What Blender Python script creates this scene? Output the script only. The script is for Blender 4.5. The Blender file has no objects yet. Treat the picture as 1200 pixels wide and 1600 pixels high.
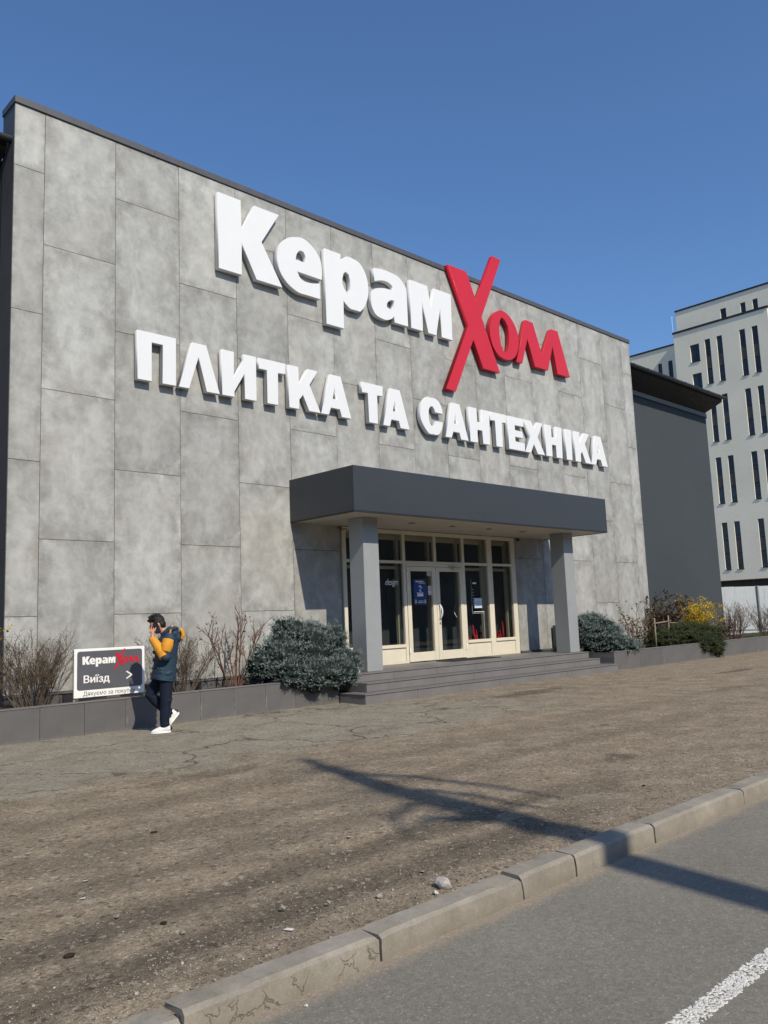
import bpy, bmesh, math, random
import numpy as np
from mathutils import Vector, Matrix

S = bpy.context.scene
COL = S.collection
random.seed(7)
rng = np.random.default_rng(7)

# ------------------------------------------------------------------ camera
CX, CY, CZ = -5.04, -12.81, 1.396
YAW, PITCH, ROLL = 0.76947, 0.13157, -0.03929
fw = Vector((math.sin(YAW)*math.cos(PITCH), math.cos(YAW)*math.cos(PITCH), math.sin(PITCH)))
rt = Vector((math.cos(YAW), -math.sin(YAW), 0.0))
up = rt.cross(fw)
r2 = math.cos(ROLL)*rt + math.sin(ROLL)*up
u2 = -math.sin(ROLL)*rt + math.cos(ROLL)*up
cd = bpy.data.cameras.new('camera')
cam = bpy.data.objects.new('camera', cd)
COL.objects.link(cam)
m = Matrix((r2, u2, -fw)).transposed().to_4x4()
m.translation = Vector((CX, CY, CZ))
cam.matrix_world = m
cd.sensor_fit = 'VERTICAL'
cd.sensor_height = 24.0
cd.lens = 24.0*1290.0/1600.0
cd.clip_start = 0.05
cd.clip_end = 2000
S.camera = cam

# ------------------------------------------------------------------ sky, sun, exposure
SUN_DIR = Vector((0.17, 1.0, -0.90)).normalized()       # the way the light travels
wd = bpy.data.worlds.new('World')
S.world = wd
wd.use_nodes = True
wnt = wd.node_tree
bg = wnt.nodes['Background']
sky = wnt.nodes.new('ShaderNodeTexSky')
sky.sky_type = 'NISHITA'
sky.sun_disc = False
sky.sun_elevation = math.asin(-SUN_DIR.z)
sky.sun_rotation = math.atan2(-SUN_DIR.x, -SUN_DIR.y)
sky.altitude = 200
sky.air_density = 1.2
sky.dust_density = 1.0
sky.ozone_density = 10.0
wnt.links.new(sky.outputs['Color'], bg.inputs['Color'])
bg.inputs['Strength'].default_value = 0.14
sl = bpy.data.lights.new('sun', 'SUN')
sl.energy = 4.5
sl.angle = math.radians(0.53)
sl.color = (1.0, 0.905, 0.75)
so = bpy.data.objects.new('sun', sl)
COL.objects.link(so)
so.rotation_euler = SUN_DIR.to_track_quat('-Z', 'Y').to_euler()
so.location = (-10, -60, 60)
S.view_settings.view_transform = 'Standard'
S.view_settings.look = 'None'
S.view_settings.exposure = 0.0
S.view_settings.gamma = 1.0
S.view_settings.use_curve_mapping = False
S.render.resolution_x = 768
S.render.resolution_y = 1024

# ------------------------------------------------------------------ helpers
class MB:
    """collects shapes, builds ONE mesh object"""
    def __init__(s):
        s.v = []; s.f = []; s.sm = []
    def quad(s, a, b, c, d, sm=False):
        i = len(s.v); s.v += [a, b, c, d]; s.f.append((i, i+1, i+2, i+3)); s.sm.append(sm)
    def tri(s, a, b, c):
        i = len(s.v); s.v += [a, b, c]; s.f.append((i, i+1, i+2)); s.sm.append(False)
    def box(s, x0, x1, y0, y1, z0, z1, b=0.0):
        i = len(s.v)
        if b <= 0:
            s.v += [(x, y, z) for z in (z0, z1) for y in (y0, y1) for x in (x0, x1)]
            for f in ((0,2,3,1), (4,5,7,6), (0,1,5,4), (2,6,7,3), (0,4,6,2), (1,3,7,5)):
                s.f.append(tuple(i+k for k in f)); s.sm.append(False)
        else:
            bm = bmesh.new(); bmesh.ops.create_cube(bm, size=1)
            for q in bm.verts:
                q.co = ((x0+x1)/2+q.co.x*(x1-x0), (y0+y1)/2+q.co.y*(y1-y0), (z0+z1)/2+q.co.z*(z1-z0))
            bmesh.ops.bevel(bm, geom=bm.edges[:], offset=b, segments=1, affect='EDGES')
            s.bm(bm)
        return s
    def bm(s, bm):
        i = len(s.v)
        bm.verts.index_update()
        s.v += [tuple(q.co) for q in bm.verts]
        for f in bm.faces:
            s.f.append(tuple(i+q.index for q in f.verts)); s.sm.append(f.smooth)
        bm.free()
    def tube(s, pts, rad, n=6, cap=True, sm=True):
        pts = [Vector(p) for p in pts]
        i0 = len(s.v)
        ref = None
        for k, p in enumerate(pts):
            t = (pts[min(k+1, len(pts)-1)]-pts[max(k-1, 0)])
            if t.length < 1e-9: t = Vector((0, 0, 1))
            t.normalize()
            if ref is None:
                ref = t.orthogonal().normalized()
            ref = (ref - t*ref.dot(t))
            if ref.length < 1e-6: ref = t.orthogonal()
            ref.normalize()
            b = t.cross(ref)
            r = rad[k] if isinstance(rad, (list, tuple)) else rad
            for j in range(n):
                a = 2*math.pi*j/n
                s.v.append(tuple(p+(ref*math.cos(a)+b*math.sin(a))*r))
        for k in range(len(pts)-1):
            for j in range(n):
                a = i0+k*n+j; b_ = i0+k*n+(j+1) % n
                s.f.append((a, b_, b_+n, a+n)); s.sm.append(sm)
        if cap:
            s.f.append(tuple(i0+j for j in range(n))[::-1]); s.sm.append(False)
            e = i0+(len(pts)-1)*n
            s.f.append(tuple(e+j for j in range(n))); s.sm.append(False)
        return s
    def loft(s, rings, sm=True):
        """rings: list of equal-length point lists, closed with caps"""
        i0 = len(s.v); n = len(rings[0])
        for r in rings: s.v += [tuple(p) for p in r]
        for k in range(len(rings)-1):
            for j in range(n):
                a = i0+k*n+j; b = i0+k*n+(j+1) % n
                s.f.append((a, b, b+n, a+n)); s.sm.append(sm)
        s.f.append(tuple(i0+j for j in range(n))[::-1]); s.sm.append(sm)
        e = i0+(len(rings)-1)*n
        s.f.append(tuple(e+j for j in range(n))); s.sm.append(sm)
        return s
    def prism(s, prof, x0, x1, sm=False):
        """profile in (y,z), extruded along x"""
        i = len(s.v); n = len(prof)
        s.v += [(x0, y, z) for y, z in prof]+[(x1, y, z) for y, z in prof]
        for j in range(n):
            k = (j+1) % n
            s.f.append((i+j, i+k, i+n+k, i+n+j)); s.sm.append(sm)
        s.f.append(tuple(i+j for j in range(n))[::-1]); s.sm.append(False)
        s.f.append(tuple(i+n+j for j in range(n))); s.sm.append(False)
        return s
    def mesh(s, name):
        me = bpy.data.meshes.new(name)
        me.from_pydata(s.v, [], s.f)
        if any(s.sm):
            me.polygons.foreach_set('use_smooth', s.sm)
        me.update()
        return me
    def build(s, name, mat, parent=None, fix=False):
        me = s.mesh(name)
        if fix:
            bm = bmesh.new(); bm.from_mesh(me)
            bmesh.ops.recalc_face_normals(bm, faces=bm.faces[:])
            bm.to_mesh(me); bm.free()
        return link(name, me, mat, parent)

def link(name, me, mat, parent=None):
    if mat is not None:
        me.materials.clear()
        me.materials.append(mat)
    o = bpy.data.objects.new(name, me)
    COL.objects.link(o)
    if parent is not None: o.parent = parent
    return o

def tag(o, label, cat, group=None, kind=None):
    if label: o['label'] = label
    if cat: o['category'] = cat
    if group: o['group'] = group
    if kind: o['kind'] = kind
    return o

def thing(name, label, cat, loc=(0, 0, 0), group=None, rotz=0):
    o = bpy.data.objects.new(name, None)
    o.empty_display_size = 0.2
    COL.objects.link(o)
    o.location = loc
    o.rotation_euler = (0, 0, rotz)
    return tag(o, label, cat, group)

def npmesh(name, V, F, mat, parent=None):
    """V (n,3), F (m,3 or 4) numpy"""
    me = bpy.data.meshes.new(name)
    k = F.shape[1]
    me.vertices.add(len(V)); me.vertices.foreach_set('co', np.asarray(V, np.float32).ravel())
    me.loops.add(F.size); me.loops.foreach_set('vertex_index', F.astype(np.int32).ravel())
    me.polygons.add(len(F))
    me.polygons.foreach_set('loop_start', np.arange(0, F.size, k, dtype=np.int32))
    me.update(calc_edges=True)
    return link(name, me, mat, parent)

def vnoise(x, y, s, seed):
    r = np.random.default_rng(seed); L = r.random((256, 256))
    X = x/s; Y = y/s
    xi = np.floor(X).astype(int); yi = np.floor(Y).astype(int)
    fx = X-xi; fy = Y-yi
    fx = fx*fx*(3-2*fx); fy = fy*fy*(3-2*fy)
    g = lambda a, b: L[a % 256, b % 256]
    return (g(xi, yi)*(1-fx)*(1-fy)+g(xi+1, yi)*fx*(1-fy)+g(xi, yi+1)*(1-fx)*fy+g(xi+1, yi+1)*fx*fy)*2-1

# ------------------------------------------------------------------ materials
class NT:
    def __init__(s, name):
        s.m = bpy.data.materials.new(name); s.m.use_nodes = True
        s.t = s.m.node_tree; s.p = s.t.nodes['Principled BSDF']; s.out = s.t.nodes['Material Output']
    def n(s, typ, ins=None, **at):
        nd = s.t.nodes.new(typ)
        for k, v in at.items(): setattr(nd, k, v)
        for k, v in (ins or {}).items(): s.set(nd.inputs[k], v)
        return nd
    def set(s, sock, v):
        if isinstance(v, bpy.types.NodeSocket): s.t.links.new(v, sock)
        else: sock.default_value = v
    def obj(s): return s.n('ShaderNodeTexCoord').outputs['Object']
    def gen(s): return s.n('ShaderNodeTexCoord').outputs['Generated']
    def noise(s, vec, scale, detail=4, rough=.55, out='Fac', **kw):
        return s.n('ShaderNodeTexNoise', {'Vector': vec, 'Scale': scale, 'Detail': detail, 'Roughness': rough, **kw}).outputs[out]
    def ramp(s, v, lo, hi, a=0.0, b=1.0):
        return s.n('ShaderNodeMapRange', {'Value': v, 'From Min': lo, 'From Max': hi, 'To Min': a, 'To Max': b}, clamp=True).outputs[0]
    def sramp(s, v, lo, hi, a=0.0, b=1.0):
        return s.n('ShaderNodeMapRange', {'Value': v, 'From Min': lo, 'From Max': hi, 'To Min': a, 'To Max': b}, clamp=True, interpolation_type='SMOOTHSTEP').outputs[0]
    def math(s, op, a, b=0.0):
        return s.n('ShaderNodeMath', {0: a, 1: b}, operation=op).outputs[0]
    def mix(s, f, a, b, blend='MIX'):
        c = lambda q: q if isinstance(q, bpy.types.NodeSocket) else (*q, 1.0) if len(q) == 3 else q
        nd = s.n('ShaderNodeMix', data_type='RGBA', blend_type=blend)
        s.set(nd.inputs[0], f); s.set(nd.inputs[6], c(a)); s.set(nd.inputs[7], c(b))
        return nd.outputs[2]
    def scalecol(s, c, f):
        """colour times a float socket"""
        v = s.n('ShaderNodeVectorMath', operation='SCALE')
        s.set(v.inputs[0], c if isinstance(c, bpy.types.NodeSocket) else tuple(c)); s.set(v.inputs['Scale'], f)
        return v.outputs[0]
    def sep(s, vec):
        return s.n('ShaderNodeSeparateXYZ', {0: vec}).outputs
    def bump(s, h, strength=.3, dist=.01):
        b = s.n('ShaderNodeBump', {'Height': h, 'Strength': strength, 'Distance': dist})
        s.t.links.new(b.outputs[0], s.p.inputs['Normal'])
    def done(s, col=None, rough=.7, spec=.4, metal=0.0):
        if col is not None:
            s.set(s.p.inputs['Base Color'], col if isinstance(col, bpy.types.NodeSocket) else (*col, 1.0))
        s.set(s.p.inputs['Roughness'], rough); s.p.inputs['Specular IOR Level'].default_value = spec
        s.p.inputs['Metallic'].default_value = metal
        return s.m

def simple(name, col, rough=.6, spec=.4, var=.12, sc=3.0, metal=0.0, bump=0.0, bsc=60.0, fine=.05):
    """base colour with slight cloudy and fine variation"""
    t = NT(name); o = t.obj()
    a = t.ramp(t.noise(o, sc, 5, .6), .3, .7, 1-var, 1+var)
    b = t.ramp(t.noise(o, sc*25, 3), .3, .7, 1-fine, 1+fine)
    c = t.scalecol(col, t.math('MULTIPLY', a, b))
    if bump: t.bump(t.noise(o, bsc, 4), bump, .004)
    r = t.ramp(t.noise(o, sc*2, 4), .3, .7, max(.05, rough-.08), min(1, rough+.08))
    return t.done(c, r, spec, metal)

def island(name, cols, rough=.7, spec=.3, trans=0.0):
    """colour picked per loose piece"""
    t = NT(name)
    r = t.n('ShaderNodeNewGeometry').outputs['Random Per Island']
    cr = t.n('ShaderNodeValToRGB', {0: r})
    e = cr.color_ramp.elements
    while len(e) < len(cols): e.new(0.5)
    for k, c in enumerate(cols):
        e[k].position = k/(len(cols)-1); e[k].color = (*c, 1)
    mt = t.done(cr.outputs[0], rough, spec)
    if trans:
        tr = t.n('ShaderNodeBsdfTranslucent', {'Color': cr.outputs[0]})
        mx = t.n('ShaderNodeMixShader', {0: trans, 1: t.p.outputs[0], 2: tr.outputs[0]})
        t.t.links.new(mx.outputs[0], t.out.inputs[0])
    return mt

M = {}
def m_panel():
    t = NT('concrete_look_slab')
    o = t.obj(); g = t.gen()
    rnd = t.n('ShaderNodeObjectInfo').outputs['Random']
    w = t.math('MULTIPLY', rnd, 37.0)
    def nz(sc, det, ro):
        nd = t.n('ShaderNodeTexNoise', {'Vector': o, 'W': w, 'Scale': sc, 'Detail': det, 'Roughness': ro}, noise_dimensions='4D')
        return nd.outputs['Fac']
    strv = t.n('ShaderNodeVectorMath', {0: o, 1: (1.0, 1.0, .62)}, operation='MULTIPLY').outputs[0]
    big = t.n('ShaderNodeTexNoise', {'Vector': strv, 'W': w, 'Scale': 2.3, 'Detail': 6, 'Roughness': .62, 'Distortion': .8}, noise_dimensions='4D').outputs['Fac']; mid = nz(5.5, 8, .68); fine = nz(38, 6, .7)
    f = t.math('ADD', t.math('MULTIPLY', t.ramp(big, .40, .62), .46), t.math('MULTIPLY', t.ramp(mid, .36, .66), .46))
    f = t.math('ADD', f, t.math('MULTIPLY', t.ramp(fine, .3, .7), .12))
    c = t.mix(f, (.245, .245, .228), (.452, .457, .434))
    # printed dark smudges gathered along the slab edges
    x, y, z = t.sep(g)[:3]
    ex = t.math('MULTIPLY', t.math('MINIMUM', x, t.math('SUBTRACT', 1.0, x)), 1.2)
    ez = t.math('MULTIPLY', t.math('MINIMUM', z, t.math('SUBTRACT', 1.0, z)), 2.4)
    ed = t.ramp(t.math('MINIMUM', ex, ez), 0.0, .30, 1, 0)
    sm = t.math('MULTIPLY', ed, t.ramp(nz(3.2, 7, .7), .42, .62))
    c = t.mix(t.math('MULTIPLY', sm, .75), c, (.17, .163, .142))
    # pale scuffs
    sc_ = t.math('MULTIPLY', t.ramp(nz(9, 9, .78), .58, .72), t.ramp(nz(2.0, 3, .5), .5, .65))
    c = t.mix(t.math('MULTIPLY', sc_, .5), c, (.50, .50, .48))
    # slightly warmer tint on some slabs
    c = t.mix(t.math('MULTIPLY', t.ramp(nz(.9, 2, .5), .45, .7), .28), c, (.36, .33, .28))
    tone = t.ramp(rnd, 0, 1, .89, 1.07)
    t.bump(mid, .06, .004)
    return t.done(t.scalecol(c, tone), t.ramp(mid, .3, .7, .5, .66), .35)
M['panel'] = m_panel()
M['cap'] = simple('parapet_grey_metal', (.075, .077, .083), .5, .4, .06)
M['backing'] = simple('facade_side_grey', (.07, .072, .078), .6, .4, .1)
M['hall'] = simple('dark_grey_render', (.048, .057, .064), .85, .25, .08, .35, bump=.15, bsc=90)
M['hall_band'] = simple('band_grey', (.17, .18, .185), .75, .3, .08)
M['eave'] = simple('eave_anthracite', (.017, .018, .020), .6, .3, .15)
M['gutter'] = simple('gutter_black', (.018, .018, .02), .4, .5, .1)
M['canopy'] = simple('canopy_composite_grey', (.040, .0455, .051), .42, .35, .04, .8)
M['canopy_trim'] = simple('canopy_trim_black', (.02, .02, .022), .5)
M['soffit'] = simple('soffit_beige_slats', (.50, .46, .39), .6, .3, .07)
M['column'] = simple('column_pale_grey', (.27, .285, .29), .45, .4, .05)
M['frame'] = simple('cream_window_frame', (.62, .575, .455), .45, .4, .05)
M['frame_in'] = simple('inner_frame_cream', (.50, .45, .34), .5, .4, .06)
M['step'] = simple('grey_step_tile', (.155, .148, .144), .5, .4, .1, 2.0, bump=.05)
M['white_plastic'] = simple('white_letter_face', (.70, .71, .71), .35, .4, .02, .8, fine=.01)
M['red_plastic'] = simple('red_letter_face', (.52, .017, .03), .35, .45, .03, .8, fine=.02)
M['white_paint'] = simple('white_paint', (.78, .78, .75), .5, .4, .05)
M['metal'] = simple('bare_steel', (.4, .4, .4), .4, .5, .1, metal=.8)
M['mat_black'] = simple('entrance_mat', (.035, .035, .037), .95, .1, .2, 30, bump=.5, bsc=200)
M['room'] = simple('interior_wall', (.16, .145, .12), .8, .2, .1)
M['room_floor'] = simple('interior_floor', (.14, .14, .135), .35, .5, .1)
M['room_dark'] = simple('interior_dark', (.03, .03, .03), .7, .2, .2)
M['red_dis'] = simple('red_display', (.42, .012, .025), .5, .3, .2)

def m_planter():
    t = NT('planter_grey_tile'); o = t.obj(); g = t.gen()
    rnd = t.n('ShaderNodeObjectInfo').outputs['Random']
    x, y, z = t.sep(g)[:3]
    a = t.ramp(t.noise(o, 2.5, 5, .6), .3, .7, .88, 1.1)
    c = t.scalecol((.112, .108, .106), t.math('MULTIPLY', a, t.ramp(rnd, 0, 1, .93, 1.07)))
    # lime runs beside some joints, dust at the foot
    wv = t.n('ShaderNodeCombineXYZ', {0: t.math('MULTIPLY', x, 60), 1: t.math('MULTIPLY', rnd, 50), 2: t.math('MULTIPLY', z, 4)}).outputs[0]
    run = t.math('MULTIPLY', t.ramp(x, .0, .06, 1, 0), t.ramp(t.noise(wv, 1.0, 3), .5, .62))
    run = t.math('MULTIPLY', run, t.math('MULTIPLY', t.ramp(rnd, .55, .6), t.ramp(z, 1.0, .1, 0.0, .8)))
    c = t.mix(run, c, (.42, .41, .39))
    foot = t.math('MULTIPLY', t.ramp(z, .16, .0), t.ramp(t.noise(o, 9, 5), .35, .65, .2, .8))
    c = t.mix(foot, c, (.20, .17, .135))
    return t.done(c, .5, .4)
M['planter'] = m_planter()
M['coping'] = simple('planter_coping', (.15, .148, .145), .5, .4, .12, 3)
M['plinth'] = simple('plinth_grey', (.10, .098, .096), .65, .3, .12)
M['soil'] = simple('planter_soil', (.075, .058, .042), .95, .1, .35, 6, bump=.8, bsc=40)

def m_ground():
    t = NT('worn_dusty_asphalt'); o = t.obj()
    x, y, z = t.sep(o)[:3]
    n1 = t.noise(o, .55, 6, .6); n2 = t.noise(o, 2.4, 7, .65); n3 = t.noise(o, 16, 6, .7); n4 = t.noise(o, 110, 4, .7)
    dirt = t.mix(t.ramp(n2, .32, .68), (.172, .138, .096), (.282, .232, .166))
    asph = t.mix(t.ramp(n2, .3, .7), (.192, .172, .132), (.272, .247, .194))
    yy = t.math('ADD', y, t.math('MULTIPLY', t.math('SUBTRACT', n1, .5), 3.2))
    yy = t.math('ADD', yy, t.math('MULTIPLY', t.math('SUBTRACT', n2, .5), 1.2))
    k = t.math('MULTIPLY', t.sramp(yy, -5.7, -4.8), t.sramp(x, 9.0, 2.5))
    c = t.mix(k, dirt, asph)
    # darker soft-edged bands parallel to the kerb, broken up by noise
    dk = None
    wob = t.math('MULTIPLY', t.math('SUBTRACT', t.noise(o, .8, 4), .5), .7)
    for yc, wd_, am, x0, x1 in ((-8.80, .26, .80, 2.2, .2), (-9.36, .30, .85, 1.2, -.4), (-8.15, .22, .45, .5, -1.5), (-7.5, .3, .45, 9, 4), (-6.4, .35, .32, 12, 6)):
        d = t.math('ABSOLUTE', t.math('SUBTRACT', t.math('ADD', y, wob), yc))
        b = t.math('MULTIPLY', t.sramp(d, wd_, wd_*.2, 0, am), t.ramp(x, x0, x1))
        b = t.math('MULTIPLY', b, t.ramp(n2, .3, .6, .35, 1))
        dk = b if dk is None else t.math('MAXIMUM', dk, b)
    # damp / oil patches
    for px, py, rx, ry, am in ((7.5, -3.45, 1.7, .42, .62), (2.25, -8.37, .30, .16, .7), (13.6, -4.72, 1.6, .2, .7), (2.5, -4.75, .5, .2, .4),
                               (-.6, -5.65, 1.0, .25, .45), (5.4, -6.1, .5, .18, .5), (4.1, -7.0, .35, .14, .45), (9.5, -6.3, .9, .25, .45), (-3.5, -9.4, .6, .35, .4), (0.9, -8.9, .7, .3, .4)):
        dx = t.math('DIVIDE', t.math('SUBTRACT', x, px), rx); dy = t.math('DIVIDE', t.math('SUBTRACT', y, py), ry)
        d = t.math('SQRT', t.math('ADD', t.math('MULTIPLY', dx, dx), t.math('MULTIPLY', dy, dy)))
        d = t.math('ADD', d, t.math('MULTIPLY', t.math('SUBTRACT', n3, .5), 1.5))
        d = t.math('ADD', d, t.math('MULTIPLY', t.math('SUBTRACT', n2, .5), 1.6))
        dk = t.math('MAXIMUM', dk, t.sramp(d, 1.15, .35, 0, am))
    patch = t.sramp(n1, .60, .70, 0, .35)
    dk = t.math('MAXIMUM', dk, t.math('MULTIPLY', patch, t.ramp(n3, .35, .6)))
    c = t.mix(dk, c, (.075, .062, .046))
    # cracks in the asphalt strip
    vo = t.n('ShaderNodeTexVoronoi', {'Vector': t.n('ShaderNodeVectorMath', {0: o, 1: t.scalecol(t.noise(o, 2.5, 4, .6, 'Color'), .55)}, operation='ADD').outputs[0], 'Scale': .55}, feature='DISTANCE_TO_EDGE')
    ck = t.math('MULTIPLY', t.sramp(vo.outputs['Distance'], .016, .0, 0, .9), t.math('MULTIPLY', t.sramp(n1, .36, .48), t.ramp(k, .15, .7)))
    c = t.mix(ck, c, (.045, .04, .034))
    # speckle of grit
    c = t.scalecol(c, t.math('MULTIPLY', t.ramp(n3, .25, .75, .80, 1.2), t.ramp(n4, .25, .75, .55, 1.42)))
    lt = t.noise(o, 230, 2, .5)
    c = t.mix(t.ramp(lt, .72, .76, 0, .55), c, (.42, .39, .34))
    for vs, lo, hi in ((34, .88, 1.12), (75, .82, 1.2)):
        vo2 = t.n('ShaderNodeTexVoronoi', {'Vector': o, 'Scale': vs, 'Randomness': 1.0})
        cc = t.sep(vo2.outputs['Color'])[0]
        c = t.scalecol(c, t.math('ADD', 1.0, t.math('MULTIPLY', t.ramp(cc, 0, 1, lo-1, hi-1), t.ramp(k, 0, 1, 1.0, .45))))
        c = t.mix(t.math('MULTIPLY', t.ramp(cc, .95, .97), t.ramp(n2, .35, .6, .1, .55)), c, (.40, .35, .28))
        c = t.mix(t.math('MULTIPLY', t.ramp(cc, .05, .03), .5), c, (.05, .04, .03))
    h = t.math('ADD', t.math('MULTIPLY', n4, .5), t.math('MULTIPLY', n3, 1.0))
    h = t.math('ADD', h, t.math('MULTIPLY', t.noise(o, 48, 3, .6), 1.3))
    t.bump(h, .6, .014)
    return t.done(c, .92, .2)
M['ground'] = m_ground()

def m_road():
    t = NT('road_asphalt'); o = t.obj()
    x, y, z = t.sep(o)[:3]
    n1 = t.noise(o, .7, 5, .6); n3 = t.noise(o, 30, 4, .6); n4 = t.noise(o, 190, 3, .7)
    c = t.mix(t.ramp(n1, .3, .7), (.158, .148, .122), (.205, .192, .157))
    c = t.scalecol(c, t.math('MULTIPLY', t.ramp(n3, .3, .7, .88, 1.1), t.ramp(n4, .25, .75, .6, 1.4)))
    # sand washed against the kerb
    yy = t.math('ADD', y, t.math('MULTIPLY', t.math('SUBTRACT', t.noise(o, 5, 6, .7), .5), .12))
    c = t.mix(t.sramp(yy, -10.09, -9.99, 0, .8), c, (.27, .225, .17))
    lt = t.noise(o, 260, 2, .5)
    c = t.mix(t.ramp(lt, .70, .75, 0, .5), c, (.38, .36, .33))
    for vs, lo, hi in ((60, .92, 1.09), (130, .87, 1.14)):
        cc = t.sep(t.n('ShaderNodeTexVoronoi', {'Vector': o, 'Scale': vs}).outputs['Color'])[0]
        c = t.scalecol(c, t.ramp(cc, 0, 1, lo, hi))
        if vs > 100: c = t.mix(t.ramp(cc, .975, .985, 0, .35), c, (.42, .39, .33))
    t.bump(t.math('ADD', n4, t.noise(o, 70, 3, .6)), .3, .005)
    return t.done(c, .85, .3)
M['road'] = m_road()

def m_kerb():
    t = NT('kerb_concrete'); o = t.obj()
    rnd = t.n('ShaderNodeObjectInfo').outputs['Random']
    w = t.math('MULTIPLY', rnd, 20)
    def nz(s_, d, r): return t.n('ShaderNodeTexNoise', {'Vector': o, 'W': w, 'Scale': s_, 'Detail': d, 'Roughness': r}, noise_dimensions='4D').outputs['Fac']
    x, y, z = t.sep(o)[:3]
    n1 = nz(3, 6, .6); n2 = nz(14, 7, .7); n3 = nz(120, 4, .7)
    c = t.mix(t.ramp(n1, .3, .7), (.20, .18, .145), (.31, .285, .24))
    c = t.scalecol(c, t.math('MULTIPLY', t.ramp(n2, .3, .7, .86, 1.12), t.ramp(n3, .3, .7, .84, 1.14)))
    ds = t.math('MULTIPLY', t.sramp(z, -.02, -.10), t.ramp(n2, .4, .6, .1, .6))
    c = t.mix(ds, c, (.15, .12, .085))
    gr = t.math('MULTIPLY', t.ramp(nz(5, 6, .7), .55, .68), .45)
    c = t.mix(gr, c, (.125, .128, .105))
    wv = t.n('ShaderNodeVectorMath', {0: o, 1: t.scalecol(t.noise(o, 7, 4, .6, 'Color'), .16)}, operation='ADD').outputs[0]
    vo = t.n('ShaderNodeTexVoronoi', {'Vector': wv, 'W': w, 'Scale': 6.5}, feature='DISTANCE_TO_EDGE', voronoi_dimensions='4D')
    ck = t.math('MULTIPLY', t.sramp(vo.outputs['Distance'], .022, .0, 0, .75), t.math('MULTIPLY', t.sramp(z, .012, -.02), t.n('ShaderNodeObjectInfo').outputs['Object Index']))
    c = t.mix(ck, c, (.085, .072, .055))
    h = t.math('SUBTRACT', t.math('ADD', t.math('MULTIPLY', n2, .6), t.math('MULTIPLY', n3, .25)), t.math('MULTIPLY', ck, .8))
    t.bump(h, .5, .008)
    return t.done(c, .9, .25)
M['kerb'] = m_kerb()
M['terrain'] = simple('far_ground', (.11, .10, .075), .95, .1, .25, .2)
M['marking'] = simple('thermoplastic_white', (.55, .54, .50), .8, .2, .2, 20, bump=.5, bsc=90)
M['pebble'] = island('grit_stones', [(.12, .095, .072), (.21, .17, .13), (.28, .235, .185), (.16, .13, .105), (.42, .38, .32), (.2, .18, .16)], .9, .2)
M['stone'] = simple('pale_stone', (.45, .42, .38), .9, .2, .25, 14, bump=.9, bsc=30)

def m_glass():
    t = NT('clear_glazing')
    gl = t.n('ShaderNodeBsdfGlossy', {'Color': (1, 1, 1, 1), 'Roughness': 0.0})
    tr = t.n('ShaderNodeBsdfTransparent', {'Color': (.86, .88, .87, 1)})
    bf = t.n('ShaderNodeNewGeometry').outputs['Backfacing']
    fr = t.n('ShaderNodeFresnel', {'IOR': t.ramp(bf, 0, 1, 1.5, 1/1.5)})
    mx = t.n('ShaderNodeMixShader', {0: fr.outputs[0], 1: tr.outputs[0], 2: gl.outputs[0]})
    t.t.links.new(mx.outputs[0], t.out.inputs[0])
    return t.m
M['glass'] = m_glass()
def m_darkglass():
    t = NT('far_window_glass'); o = t.obj()
    c = t.mix(t.ramp(t.noise(o, .6, 2), .35, .65), (.012, .017, .028), (.03, .042, .062))
    return t.done(c, .06, .5)
M['bg_glass'] = m_darkglass()
M['bg_wall'] = simple('pale_stucco', (.84, .79, .635), .9, .2, .06, .25, bump=.1, bsc=20)
M['bg_dark'] = simple('window_dark_metal', (.022, .023, .027), .5)
M['bg_spandrel'] = simple('spandrel_grey', (.085, .08, .078), .7)
M['fence'] = simple('pale_fence_sheet', (.40, .435, .445), .5, .4, .05, 1.5)
M['fence_post'] = simple('fence_post_grey', (.22, .24, .26), .5, .4, .08)
M['bark'] = simple('bark_brown', (.085, .062, .045), .9, .2, .3, 12, bump=.8, bsc=40)
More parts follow.
